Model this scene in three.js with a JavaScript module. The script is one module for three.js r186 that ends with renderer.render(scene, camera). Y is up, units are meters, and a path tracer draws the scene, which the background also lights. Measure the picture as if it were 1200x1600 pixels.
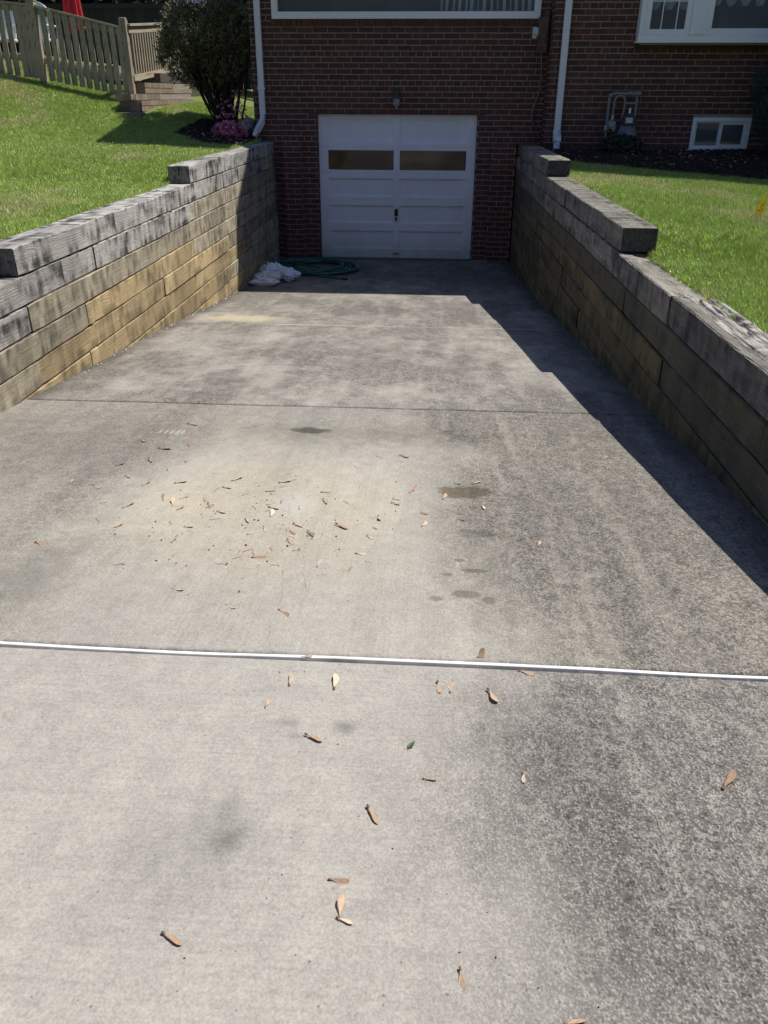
import * as THREE from 'three';
import { mergeGeometries } from 'three/addons/utils/BufferGeometryUtils.js';
import { RoundedBoxGeometry } from 'three/addons/geometries/RoundedBoxGeometry.js';

// ---------------------------------------------------------------- camera, sky, sun, exposure
const scene = new THREE.Scene();
const EYE = new THREE.Vector3(0.667, 2.322, 13.055);
const camera = new THREE.PerspectiveCamera(65.24, 3 / 4, 0.05, 1500);
{
  camera.position.copy(EYE);   // looking down the drive, tipped 27.6 degrees down and turned 3.6 degrees to the left
  const right = new THREE.Vector3(0.997842, 0.003676, -0.065556), up = new THREE.Vector3(-0.033661, 0.885881, -0.462689), back = new THREE.Vector3(0.056374, 0.463898, 0.884093);
  camera.quaternion.setFromRotationMatrix(new THREE.Matrix4().makeBasis(right, up, back));
}
camera.updateMatrixWorld(true); camera.updateProjectionMatrix();
const SUN = new THREE.Vector3(0.448, 0.867, -0.22).normalize();
{
  const W = 512, H = 256, d = new Float32Array(W * H * 4), v = new THREE.Vector3();
  for (let j = 0; j < H; j++) for (let i = 0; i < W; i++) {
    const u = ((i + 0.5) / W - 0.5) * 2 * Math.PI, e = ((j + 0.5) / H - 0.5) * Math.PI;
    v.set(Math.cos(e) * Math.cos(u), Math.sin(e), Math.cos(e) * Math.sin(u));
    const t = Math.pow(Math.max(0, v.y), 0.45), c = v.dot(SUN), a = Math.acos(Math.min(1, c));
    let r = 0.20 + (0.056 - 0.20) * t, g = 0.26 + (0.115 - 0.26) * t, b = 0.40 + (0.295 - 0.40) * t;
    const k = 0.7 * Math.exp(-a / 0.16) + 0.12 * Math.exp(-a / 0.6);
    r += k; g += k * 0.97; b += k * 0.9;
    if (v.y < 0) { const f = Math.min(1, -v.y * 8); r += (0.07 - r) * f; g += (0.08 - g) * f; b += (0.05 - b) * f; }
    const o = (j * W + i) * 4; d[o] = r; d[o + 1] = g; d[o + 2] = b; d[o + 3] = 1;
  }
  const t = new THREE.DataTexture(d, W, H, THREE.RGBAFormat, THREE.FloatType);
  t.mapping = THREE.EquirectangularReflectionMapping; t.magFilter = t.minFilter = THREE.LinearFilter; t.needsUpdate = true;
  scene.background = t; scene.environment = t;
}
const sun = new THREE.DirectionalLight(new THREE.Color(1, 0.97, 0.92), 5);
sun.position.copy(SUN).multiplyScalar(40).add(new THREE.Vector3(0, 0, 5)); sun.target.position.set(0, 0, 5);
sun.castShadow = true; sun.shadow.mapSize.set(4096, 4096);
Object.assign(sun.shadow.camera, { left: -18, right: 18, top: 18, bottom: -18, near: 1, far: 90 });
scene.add(sun, sun.target);
const renderer = new THREE.WebGLRenderer({ antialias: true });
renderer.setSize(768, 1024);
renderer.toneMapping = THREE.LinearToneMapping;
renderer.toneMappingExposure = 1.06;
renderer.shadowMap.enabled = true;

// ---------------------------------------------------------------- numbers
function rng(seed) { let a = seed >>> 0; return () => { a = (a + 0x6D2B79F5) | 0; let t = Math.imul(a ^ (a >>> 15), 1 | a); t = (t + Math.imul(t ^ (t >>> 7), 61 | t)) ^ t; return ((t ^ (t >>> 14)) >>> 0) / 4294967296; }; }
const hash = (x, y, s) => { let h = Math.imul(x | 0, 374761393) ^ Math.imul(y | 0, 668265263) ^ Math.imul(s | 0, 2147483629 - 77); h = Math.imul(h ^ (h >>> 13), 1274126177); h ^= h >>> 16; return (h >>> 0) / 4294967296; };
const LAT = new Float32Array(512 * 512); { const r = rng(2024); for (let i = 0; i < LAT.length; i++) LAT[i] = r(); }
function vn(x, y, s = 0) {
  const xf = Math.floor(x), yf = Math.floor(y); let fx = x - xf, fy = y - yf;
  const x0 = (xf + s * 131) & 511, x1 = (x0 + 1) & 511, y0 = ((yf + s * 57) & 511) << 9, y1 = (y0 + 512) & 262143;
  fx = fx * fx * (3 - 2 * fx); fy = fy * fy * (3 - 2 * fy);
  const a = LAT[y0 | x0], b = LAT[y0 | x1], c = LAT[y1 | x0], d = LAT[y1 | x1];
  return a + (b - a) * fx + (c - a) * fy + (a - b - c + d) * fx * fy;
}
const fbm = (x, y, o = 4, s = 0) => { let v = 0, a = 0.5, n = 0; for (let i = 0; i < o; i++) { v += a * vn(x, y, s + i * 17); n += a; x = x * 2.03 + 5.1; y = y * 2.03 + 1.7; a *= 0.5; } return v / n; };
const clamp = (x, a = 0, b = 1) => x < a ? a : x > b ? b : x;
const ss = (a, b, x) => { const t = clamp((x - a) / (b - a)); return t * t * (3 - 2 * t); };
const mix = (a, b, t) => a + (b - a) * t;
function lin(x, xs, ys) { if (x <= xs[0]) return ys[0]; for (let i = 1; i < xs.length; i++) if (x <= xs[i]) return mix(ys[i - 1], ys[i], (x - xs[i - 1]) / (xs[i] - xs[i - 1])); return ys[ys.length - 1]; }

// ---------------------------------------------------------------- scene helpers
const used = new Map();
function numbered(n) { const k = used.get(n) ?? 0; used.set(n, k + 1); return k ? `${n}_${String(k).padStart(3, '0')}` : n; }
function shade(o) { o.traverse(m => { if (m.isMesh) { m.castShadow = true; m.receiveShadow = true; } }); return o; }
function tag(o, label, category, group) { Object.assign(o.userData, { label, category }); if (group) o.userData.group = group; return o; }
function thing(name, label, category, p = [0, 0, 0], turn = 0, group) {
  const o = new THREE.Group(); o.name = numbered(name); o.position.set(...p); o.rotation.y = turn; scene.add(o);
  return tag(o, label, category, group);
}
function part(name, geo, mat, parent, p) {
  const m = new THREE.Mesh(Array.isArray(geo) ? (geo.length > 1 ? mergeGeometries(geo.map(g => g.index ? g.toNonIndexed() : g)) : geo[0]) : geo, mat);
  m.name = parent ? name : numbered(name); m.castShadow = m.receiveShadow = true; if (p) m.position.set(...p);
  (parent ?? scene).add(m); return m;
}
function struct(name, geo, mat) { const m = part(name, geo, mat); m.userData.kind = 'structure'; return m; }
function std(r, g, b, rough = 0.9, o = {}) { return new THREE.MeshStandardMaterial({ color: new THREE.Color().setRGB(r, g, b), roughness: rough, ...o }); }
function phys(r, g, b, rough = 0.9, o = {}) { return new THREE.MeshPhysicalMaterial({ color: new THREE.Color().setRGB(r, g, b), roughness: rough, ...o }); }
function box(x0, y0, z0, x1, y1, z1) { const g = new THREE.BoxGeometry(x1 - x0, y1 - y0, z1 - z0); g.translate((x0 + x1) / 2, (y0 + y1) / 2, (z0 + z1) / 2); return g; }
function rbox(x0, y0, z0, x1, y1, z1, r = 0.006, n = 2) { const g = new RoundedBoxGeometry(x1 - x0, y1 - y0, z1 - z0, n, r); g.translate((x0 + x1) / 2, (y0 + y1) / 2, (z0 + z1) / 2); return g; }
function tube(pts, r, n = 24, k = 8, closed = false) { return new THREE.TubeGeometry(new THREE.CatmullRomCurve3(pts.map(p => new THREE.Vector3(...p)), closed, 'catmullrom', 0.5), n, r, k, closed); }
function limb(a, b, ra, rb, k = 6) { const A = new THREE.Vector3(...a), B = new THREE.Vector3(...b), g = new THREE.CylinderGeometry(rb, ra, A.distanceTo(B), k, 1); g.applyQuaternion(new THREE.Quaternion().setFromUnitVectors(new THREE.Vector3(0, 1, 0), B.clone().sub(A).normalize())); g.translate((A.x + B.x) / 2, (A.y + B.y) / 2, (A.z + B.z) / 2); return g; }
function sheet(xs, zs, fy, uv = (x, z) => [x, z]) {   // a height sheet over two lists of coordinates
  const P = [], U = [], I = [], nx = xs.length, nz = zs.length;
  for (const z of zs) for (const x of xs) { P.push(x, fy(x, z), z); U.push(...uv(x, z)); }
  for (let j = 0; j < nz - 1; j++) for (let i = 0; i < nx - 1; i++) { const a = j * nx + i; I.push(a, a + nx, a + 1, a + 1, a + nx, a + nx + 1); }
  const g = new THREE.BufferGeometry(); g.setAttribute('position', new THREE.Float32BufferAttribute(P, 3)); g.setAttribute('uv', new THREE.Float32BufferAttribute(U, 2)); g.setIndex(I); g.computeVertexNormals(); return g;
}
const range = (a, b, n) => Array.from({ length: n + 1 }, (_, i) => a + (b - a) * i / n);
const enc = v => { v = clamp(v); return 255 * (v <= 0.0031308 ? v * 12.92 : 1.055 * Math.pow(v, 1 / 2.4) - 0.055); };
function colorTex(w, h, f, wrap = THREE.RepeatWrapping) {   // f(i, j, out) fills linear rgb
  const d = new Uint8Array(w * h * 4), o = [0, 0, 0];
  for (let j = 0; j < h; j++) for (let i = 0; i < w; i++) { f(i, j, o); const k = (j * w + i) * 4; d[k] = enc(o[0]); d[k + 1] = enc(o[1]); d[k + 2] = enc(o[2]); d[k + 3] = 255; }
  const t = new THREE.DataTexture(d, w, h); t.colorSpace = THREE.SRGBColorSpace; return finish(t, wrap);
}
function greyTex(w, h, f, wrap = THREE.RepeatWrapping) {
  const d = new Uint8Array(w * h * 4);
  for (let j = 0; j < h; j++) for (let i = 0; i < w; i++) { const k = (j * w + i) * 4, v = 255 * clamp(f(i, j)); d[k] = d[k + 1] = d[k + 2] = v; d[k + 3] = 255; }
  return finish(new THREE.DataTexture(d, w, h), wrap);
}
function finish(t, wrap) { t.wrapS = t.wrapT = wrap; t.magFilter = THREE.LinearFilter; t.minFilter = THREE.LinearMipmapLinearFilter; t.generateMipmaps = true; t.needsUpdate = true; return t; }
function onScreen(x, y, z, m = 0.25) { const v = new THREE.Vector3(x, y, z).project(camera); return v.z < 1 && Math.abs(v.x) < 1 + m && Math.abs(v.y) < 1 + m; }
function paint(g, f) { const p = g.attributes.position, c = new Float32Array(p.count * 3), o = [0, 0, 0]; for (let i = 0; i < p.count; i++) { f(p.getX(i), p.getY(i), p.getZ(i), o, i); c.set(o, i * 3); } g.setAttribute('color', new THREE.BufferAttribute(c, 3)); return g; }

// ---------------------------------------------------------------- ground shapes
const driveLine = z => lin(z, [-2, 0, 1.2, 2.5, 4, 5.5, 8.49, 11.27, 14.2, 17], [-0.02, -0.02, -0.01, 0.05, 0.195, 0.355, 0.635, 0.917, 1.16, 1.3]);
const driveY = z => (driveLine(z - 0.3) + driveLine(z - 0.1) + driveLine(z + 0.1) + driveLine(z + 0.3)) / 4;
const rightFace = z => 1.78 + 0.022 * z;
function leftLawn(x, z) {
  const w = lin(z, [-60, -3, 0.5, 3.6, 4.7, 7.6, 8.6, 12, 14, 17, 40], [1.9, 1.74, 1.655, 1.62, 1.475, 1.44, 1.30, 1.22, 1.2, 1.3, 1.3]);
  const d = Math.max(0, -2.08 - x), f = ss(2.6, -1.6, z);
  const far = d < 5 ? d : 5 + (d - 5) * 0.2;
  return w + far * (0.03 + 0.2 * f) * (z > 8 ? Math.max(0, 1 - (z - 8) / 6) : 1) + 0.02 * (fbm(x * 1.3, z * 1.3, 2, 5) - 0.5) * Math.min(1, d * 3);
}
function rightLawn(x, z) {
  const w = lin(z, [-60, 0, 0.5, 2.5, 5.5, 6.8, 7.25, 9.6, 12, 14, 17, 40], [1.62, 1.62, 1.6, 1.47, 1.43, 1.40, 1.30, 1.26, 1.2, 1.19, 1.3, 1.3]);
  const d = clamp(x - 2.2, 0, 6);
  return w - d * 0.06 * ss(0.5, 2.5, z) + 0.02 * (fbm(x * 1.3, z * 1.3, 2, 9) - 0.5) * Math.min(1, d * 3);
}
const dirt = greyTex(256, 256, (i, j) => 0.35 + 0.65 * fbm(i / 9, j / 9, 4, 3));
const sodMat = std(0.13, 0.17, 0.04, 1, { bumpMap: dirt, bumpScale: 0.02 });
struct('ground', new THREE.PlaneGeometry(1200, 1200).rotateX(-Math.PI / 2).translate(0, -0.8, 0), std(0.05, 0.07, 0.025, 1));
{
  const far = [-120, -60, -30, -18, -13, -10, -9];
  struct('lawn', sheet([...far, ...range(-8, -2.0, 48)], [-80, -40, -20, -12, -9, ...range(-7, 14, 90), 17, 22, 40, 80], leftLawn), sodMat);
  struct('lawn', sheet([...range(2.02, 7, 40), 8, 10, 14, 20, 40, 120], [-80, -40, -20, -12, -6, -3, ...range(0, 14, 70), 17, 22, 40, 80], (x, z) => x < rightFace(z) + 0.17 ? rightLawn(x, z) - 0.05 : rightLawn(x, z)), sodMat);
  struct('road', sheet([-120, -20, -2.0, 2.02, 20, 120], [17.02, 19, 24, 80], () => 1.31), std(0.06, 0.06, 0.06, 0.95, { bumpMap: dirt, bumpScale: 0.01 }));
}
// ---------------------------------------------------------------- concrete driveway: four slabs cast between joints
const ell = (x, z, cx, cz, rx, rz) => Math.hypot((x - cx) / rx, (z - cz) / rz);
function worn(x, z) {   // 0 = clean cement, 1 = weathered down to the aggregate
  const n = fbm(x * 2.2, z * 1.6, 4, 21) - 0.5, m = fbm(x * 9, z * 7, 3, 22) - 0.5;
  if (z > 11.27) return clamp(ss(-0.26, 0.36, x - (0.76 + 0.10 * (z - 11.4)) + 0.36 * n + 0.12 * m) + 0.3 * ss(-0.25, -0.95, x + 0.3 * n) + 0.12 * ss(12.3, 13, z));
  if (z > 8.49) {
    const q = Math.min(ell(x, z, 0.08, 10.75, 0.62, 1.25), ell(x, z, 0.28, 10.2, 0.46, 1.0), ell(x, z, -0.28, 10.0, 0.34, 0.75), ell(x, z, 0.2, 11.3, 0.52, 0.9));
    const sn = fbm(x * 7, z * 0.8, 3, 23) - 0.5; return clamp(0.03 + ss(0.5, 1.75, q + 0.65 * n + 0.22 * m) * (0.88 + 0.5 * n + 0.5 * sn) * mix(0.66, 1.05, ss(-0.1, 0.6, x)));
  }
  return clamp(0.78 + 1.15 * n + 0.8 * m + 0.3 * (fbm(x * 6, z * 0.7, 3, 24) - 0.5) - 0.4 * ss(1, 0.3, ell(x, z, -1.2, 5.18, 0.5, 0.28)));
}
function concrete(x, z, out) {
  const W = worn(x, z), big = fbm(x * 1.1 + 9, z * 0.9, 3, 31) - 0.5, streak = fbm(x * 13, z * 1.1, 3, 32) - 0.5, med = fbm(x * 26, z * 22, 3, 33) - 0.5;
  const f1 = vn(x * 380, z * 350, 34), f2 = vn(x * 170, z * 155, 35), f3 = vn(x * 70, z * 62, 36);
  const near = z > 11.27, broom = near ? vn(x * 6, z * 260, 37) : vn(x * 260, z * 5, 37);
  // clean cement
  const tan = near ? 0.15 + 0.25 * ss(0.4, -0.6, x) * 0 : clamp(0.75 * ss(1.1, 0.35, ell(x, z, 0.0, 10.2, 0.72, 1.0)) + 0.5 * big);
  const lc = 1 + 0.26 * big + 0.34 * (f1 - 0.5) + 0.16 * (f2 - 0.5) + 0.10 * (broom - 0.5) + 0.20 * med + 0.14 * streak;
  let r = mix(0.385, 0.398, tan) * lc, g = mix(0.362, 0.358, tan) * lc, b = mix(0.326, 0.288, tan) * lc, h = 0.62 + 0.06 * (f1 - 0.5) + 0.08 * (broom - 0.5);
  if (W > 0.01) {
    const c = 0.48 * f1 + 0.34 * f2 + 0.18 * f3 + 0.26 * med + 0.16 * streak + 0.3 * big;
    const t = ss(0.28, 0.92, c), e = 0.082 + 0.25 * t;
    // pale stones showing at the surface
    const cell = 150, ci = Math.floor(x * cell), cj = Math.floor(z * cell), hx = hash(ci, cj, 41), hy = hash(ci, cj, 42), hk = hash(ci, cj, 43);
    const rr = Math.hypot(x * cell - ci - 0.12 - 0.76 * hx, (z * cell - cj - 0.12 - 0.76 * hy) * (0.7 + 0.6 * hk));
    const stone = hk < 0.42 ? ss(0.40, 0.16, rr * (0.7 + hk)) : 0;
    const pc = 135, pi = Math.floor(x * pc + 7), pj = Math.floor(z * pc), pk = hash(pi, pj, 44), pr = Math.hypot(x * pc + 7 - pi - 0.5, (z * pc - pj - 0.5) * 1.2);
    const pit = Math.max(pk < 0.16 + 0.2 * big ? ss(0.6, 0.2, pr + 0.7 * (f2 - 0.5)) : 0, 0.8 * ss(0.74, 0.86, vn(x * 120 + 3, z * 105, 45) * 0.8 + 0.3 * f2 + 0.4 * big));
    const ws = W * (0.8 + 0.4 * f2);
    const k = clamp(ws), ed = mix(e, 0.46, stone * (near ? 0.62 : 0.5)) * (1 - 0.55 * pit);
    const pale = ss(0.52, 0.74, 0.7 * fbm(x * 15 + 2.2 * fbm(x, z, 2, 26), z * 0.9, 4, 27) + 0.3 * fbm(x * 30, z * 22, 2, 28)) * (near ? 0.2 : z > 8.49 ? 0.16 * ss(0.5, 0.9, x) + 0.12 : 0.22); r = mix(r, mix(ed * 1.03, 0.44, pale), k); g = mix(g, mix(ed * 0.94, 0.405, pale), k); b = mix(b, mix(ed * 0.84, 0.36, pale), k); h = mix(h, 0.25 + 0.5 * t + 0.25 * stone - 0.3 * pit, k);
  }
  // scattered dark specks
  const sc = 38, si = Math.floor(x * sc), sj = Math.floor(z * sc), sk = hash(si, sj, 51);
  if (sk < 0.07 + 0.14 * ss(0.1, 0.5, W)) { const d = Math.hypot(x * sc - si - 0.3 - 0.4 * hash(si, sj, 52), z * sc - sj - 0.3 - 0.4 * hash(si, sj, 53)); const s = 0.55 * ss(0.085, 0.03, d * (0.6 + 8 * sk)); r *= 1 - s; g *= 1 - s; b *= 1 - s; h -= 0.2 * s; }
  const dark = (cx, cz, rx, rz, k, e = 0.35, lo = 0.55) => { const q = ell(x, z, cx, cz, rx, rz); if (q > 1.9) return; const s = 1 - k * ss(lo < 0.5 ? 1.5 : 1.05, lo, q + e * 2.4 * (fbm(x * 17, z * 17, 3, 61) - 0.5)); r *= s; g *= s; b *= s * 0.98; };
  if (!near && z > 8.49) {
    dark(0.0, 9.02, 0.13, 0.07, 0.62); { const q = ss(1.05, 0.75, ell(x, z, 0.82, 9.9, 0.125, 0.08) + 0.7 * (fbm(x * 26, z * 26, 3, 63) - 0.5)); r *= 1 - 0.46 * q; g *= 1 - 0.52 * q; b *= 1 - 0.62 * q; } dark(0.78, 10.6, 0.03, 0.02, 0.45); dark(0.83, 10.68, 0.06, 0.018, 0.45); dark(0.74, 10.72, 0.025, 0.02, 0.4); dark(0.80, 10.86, 0.05, 0.03, 0.4); dark(0.87, 10.9, 0.03, 0.03, 0.4); dark(0.7, 10.9, 0.025, 0.02, 0.4); dark(0.85, 10.35, 0.09, 0.05, 0.25, 0.8); dark(0.3, 9.05, 0.75, 0.2, 0.25, 0.5, 0); dark(-0.68, 10.85, 0.16, 0.3, 0.3, 0.4, 0); dark(1.25, 10.3, 0.5, 0.7, 0.15, 0.4, 0); dark(-1.1, 9.4, 0.6, 0.7, 0.22, 0.4, 0);
    const ch = (x + 0.74) / 0.075, cz = (z - 9.11) / 0.045; if (Math.abs(ch) < 1 && Math.abs(cz) < 1 && Math.sin(ch * 15) > -0.2) { const s = 0.5 * (1 - cz * cz); r = mix(r, 0.5, s); g = mix(g, 0.48, s); b = mix(b, 0.44, s); }
    const lp = ss(1, 0.2, ell(x, z, 0.1, 10.12, 0.12, 0.22) + 0.6 * (f3 - 0.5)); r = mix(r, 0.47, 0.5 * lp); g = mix(g, 0.46, 0.5 * lp); b = mix(b, 0.43, 0.5 * lp);
    // two hairline cracks
    for (const [x0, a, z0, z1, ph] of [[0.06, 0.12, 9.85, 11.27, 1], [0.2, 0.1, 10.25, 11.1, 4]]) if (z > z0 && z < z1) { const cx = x0 + a * (z - z0) + 0.035 * (fbm(z * 7, ph, 3, 70) - 0.5) * 2; if (Math.abs(x - cx) < 0.0014) { const ck = 1 - 0.3 * vn(z * 14, ph, 71); r *= ck; g *= ck; b *= ck; h -= 0.12; } }
  }
  const smudge = (cx, cz, rx, rz, k) => { const q = ell(x, z, cx, cz, rx, rz); if (q > 1.3) return; const s = 1 - k * ss(1.2, 0, q + 0.6 * (fbm(x * 22, z * 22, 3, 62) - 0.5)); r *= s; g *= s; b *= s; };
  if (near) { smudge(0.28, 11.94, 0.045, 0.06, 0.42); smudge(0.26, 11.84, 0.03, 0.10, 0.2); smudge(0.24, 11.95, 0.16, 0.16, 0.14); smudge(0.48, 11.57, 0.035, 0.03, 0.36); smudge(0.33, 11.56, 0.05, 0.025, 0.28); smudge(0.36, 11.61, 0.03, 0.02, 0.25); smudge(0.1, 12.05, 0.25, 0.3, 0.12); smudge(1.0, 11.6, 0.3, 0.35, 0.2); smudge(1.1, 12.1, 0.35, 0.35, 0.16); }
  if (z < 8.49) {
    const sd = ss(1.1, 0.3, ell(x, z, -1.25, 5.16, 0.55, 0.27) + 0.7 * (fbm(x * 9, z * 9, 3, 81) - 0.5)); r = mix(r, 0.47, sd * 0.75); g = mix(g, 0.40, sd * 0.75); b = mix(b, 0.27, sd * 0.75);
    const wl = ss(0.03, 0.008, Math.abs(z - 5.5)) * ss(-1.1, -0.9, x) * (0.5 + 0.5 * vn(x * 9, 1, 83)); r = mix(r, 0.5, wl * 0.7); g = mix(g, 0.47, wl * 0.7); b = mix(b, 0.42, wl * 0.7);
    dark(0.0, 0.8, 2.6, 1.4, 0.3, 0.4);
  }
  // soil washed along the walls and grime at the joints
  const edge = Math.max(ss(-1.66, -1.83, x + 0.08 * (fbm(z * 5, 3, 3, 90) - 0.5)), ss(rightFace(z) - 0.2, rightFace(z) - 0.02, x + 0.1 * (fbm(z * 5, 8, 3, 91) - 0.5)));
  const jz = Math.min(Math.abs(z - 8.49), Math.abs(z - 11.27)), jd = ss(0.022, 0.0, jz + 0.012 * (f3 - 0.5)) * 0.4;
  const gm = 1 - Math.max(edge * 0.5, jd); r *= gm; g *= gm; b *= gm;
  out[0] = clamp(r, 0.02, 0.6); out[1] = clamp(g * (near ? 0.985 : 0.975), 0.02, 0.58); out[2] = clamp(b * (near ? 0.95 : 0.92), 0.02, 0.55); return h;
}
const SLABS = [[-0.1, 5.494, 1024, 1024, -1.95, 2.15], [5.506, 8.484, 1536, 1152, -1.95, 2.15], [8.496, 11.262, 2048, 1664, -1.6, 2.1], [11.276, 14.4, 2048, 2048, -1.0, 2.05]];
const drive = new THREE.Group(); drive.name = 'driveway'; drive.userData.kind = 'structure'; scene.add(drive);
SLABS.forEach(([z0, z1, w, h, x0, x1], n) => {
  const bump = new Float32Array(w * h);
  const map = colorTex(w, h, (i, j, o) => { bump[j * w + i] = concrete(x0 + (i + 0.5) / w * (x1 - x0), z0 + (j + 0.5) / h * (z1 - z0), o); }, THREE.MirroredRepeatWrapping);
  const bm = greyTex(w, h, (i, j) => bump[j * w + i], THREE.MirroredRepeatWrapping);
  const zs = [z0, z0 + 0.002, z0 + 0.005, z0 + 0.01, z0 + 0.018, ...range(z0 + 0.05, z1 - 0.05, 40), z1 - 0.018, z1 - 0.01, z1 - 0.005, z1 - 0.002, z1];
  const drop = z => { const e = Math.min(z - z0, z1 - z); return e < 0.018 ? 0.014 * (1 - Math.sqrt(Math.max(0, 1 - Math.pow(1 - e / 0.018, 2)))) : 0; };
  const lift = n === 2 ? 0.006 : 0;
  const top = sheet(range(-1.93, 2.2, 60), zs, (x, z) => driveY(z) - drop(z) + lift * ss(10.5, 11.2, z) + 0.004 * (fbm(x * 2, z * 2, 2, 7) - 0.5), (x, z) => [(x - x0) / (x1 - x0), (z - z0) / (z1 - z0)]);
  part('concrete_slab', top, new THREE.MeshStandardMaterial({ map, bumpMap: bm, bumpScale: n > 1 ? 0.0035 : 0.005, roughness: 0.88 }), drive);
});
part('concrete_apron', sheet([-2, 2.05], [14.42, 15.5, 17.1], (x, z) => driveY(z), (x, z) => [x, z]), std(0.33, 0.31, 0.28, 0.9), drive);
part('joint_bed', sheet(range(-1.93, 2.2, 4), range(-0.1, 14.5, 60), (x, z) => driveY(z) - 0.022), std(0.045, 0.04, 0.035, 1), drive);
part('joint_filler', sheet(range(-1.0, 1.85, 60), [5.4935, 5.5, 5.5065], (x, z) => driveY(z) - 0.003 - 0.014 * ss(0.55, 0.75, vn(x * 5, 1, 84)) + 0.002 * vn(x * 40, 2, 85)), std(0.5, 0.47, 0.42, 0.9), drive);
{ // white plastic joint strip, lying a little proud of the slabs and not quite straight
  const P = [], n = 60, zc = x => 11.268 + 0.014 * (fbm(x * 1.3, 2, 2, 77) - 0.5), yc = x => driveY(11.27) + 0.001 + 0.003 * fbm(x * 3, 5, 2, 78), half = 0.0058;
  const S = new THREE.BufferGeometry(), I = [];
  for (let i = 0; i <= n; i++) { const x = -1.83 + i / n * 3.85, z = zc(x), y = yc(x); P.push(x, y - 0.02, z - half, x, y - 0.0012, z - half, x, y, z - half + 0.001, x, y, z + half - 0.001, x, y - 0.0012, z + half, x, y - 0.02, z + half); }
  for (let i = 0; i < n; i++) for (let k = 0; k < 5; k++) { const a = i * 6 + k; I.push(a, a + 1, a + 6, a + 1, a + 7, a + 6); }
  S.setAttribute('position', new THREE.Float32BufferAttribute(P, 3)); S.setIndex(I); const SF = S.toNonIndexed(); SF.computeVertexNormals(); paint(SF, (x, y, z, o) => { const t = 1 - 0.42 * ss(0.55, 0.8, fbm(x * 7, z * 90, 3, 79)); o[0] = t; o[1] = t * 0.985; o[2] = t * 0.95; });
  tag(part('joint_strip', SF, std(0.84, 0.84, 0.82, 0.5, { side: THREE.DoubleSide, vertexColors: true })), 'thin white plastic strip sealing the joint right across the near end of the driveway', 'joint strip');
}

// ---------------------------------------------------------------- timber retaining walls
const TW = 2048, TH = 512;
const grainH = new Float32Array(TW * TH);
for (let j = 0; j < TH; j++) for (let i = 0; i < TW; i++) {
  const s = j >> 7, y = (j & 127) / 128, x = i / TW * 2.56, wrap = ss(2.56, 2.3, x);
  const f = t => { const kn = fbm(t * 1.15, y * 2.6 + s * 31, 3, 101 + s) * [6, 4, 7, 5][s] + y * [3.5, 9, 2.5, 6][s]; const c = kn - Math.floor(kn); return c < 0.72 ? c / 0.72 : (1 - c) / 0.28; };
  let v = mix(f(x - 2.56), f(x), wrap * 0 + 1) ;
  const KN = [[0.5, 0.35], [1.7, 0.6], [0.9, 0.7], [2.1, 0.3], [1.2, 0.5], [0.35, 0.6], [1.5, 0.3], [2.3, 0.65]]; let kd = 9; for (const o of [0, 1]) { const [kx, ky] = KN[s * 2 + o]; kd = Math.min(kd, Math.hypot((x - kx) * 0.62, (y - ky) * 0.165) / 0.02); }
  const bulge = 2.6 * Math.exp(-kd * kd * 0.35);
  const fine = t => { const kn = fbm(t * 1.3 + 4, y * 2.2 + s * 13, 2, 111 + s) * 13 + y * [15, 21, 13, 18][s] * (1 - Math.exp(-kd * kd * 0.25)) + bulge; return 0.5 + 0.5 * Math.sin(kn * 6.283); };
  v = 0.27 * v + 0.31 * fine(x) + 0.18 * vn(x * 14, y * 60, 120 + s) + 0.24 * fbm(x * 40, y * 24, 2, 125 + s);
  v *= 1 - 0.7 * Math.exp(-kd * kd * 1.1);
  const crack = Math.abs(fbm(x * 0.9, y * 9 + s * 7, 3, 130 + s) - 0.5); if (crack < 0.012 && vn(x * 2.5, s, 131) > 0.42) v *= 0.05 + 60 * crack;
  grainH[j * TW + i] = v;
}
const grainBump = greyTex(TW, TH, (i, j) => grainH[j * TW + i]);
function woodTex(pale, deep, stain, amt, seed) {
  return colorTex(TW, TH, (i, j, o) => {
    const s = j >> 7, y = (j & 127) / 128, x = i / TW * 2.56, v = grainH[j * TW + i];
    const blot = fbm(x * 2.2, y * 1.8 + s * 9, 4, seed), drip = fbm(x * 17, y * 0.9 + s * 5, 4, seed + 3), sp = vn(x * 300, y * 50 + s * 60, seed + 5);
    const k = clamp(ss(0.38, 0.76, 0.5 * blot + 0.5 * drip + 0.16 * (v - 0.5)) * amt), w = clamp(0.12 + 0.95 * v + 0.35 * (sp - 0.5) + 0.5 * (blot - 0.5));
    for (let c = 0; c < 3; c++) o[c] = mix(mix(deep[c], pale[c], w), stain[c] * (0.6 + 0.8 * v), k);
  });
}
const woodMat = (a, b, c, amt, seed, bump = 0.0025) => new THREE.MeshStandardMaterial({ map: woodTex(a, b, c, amt, seed), bumpMap: grainBump, bumpScale: bump, roughness: 0.92, vertexColors: true });
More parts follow.
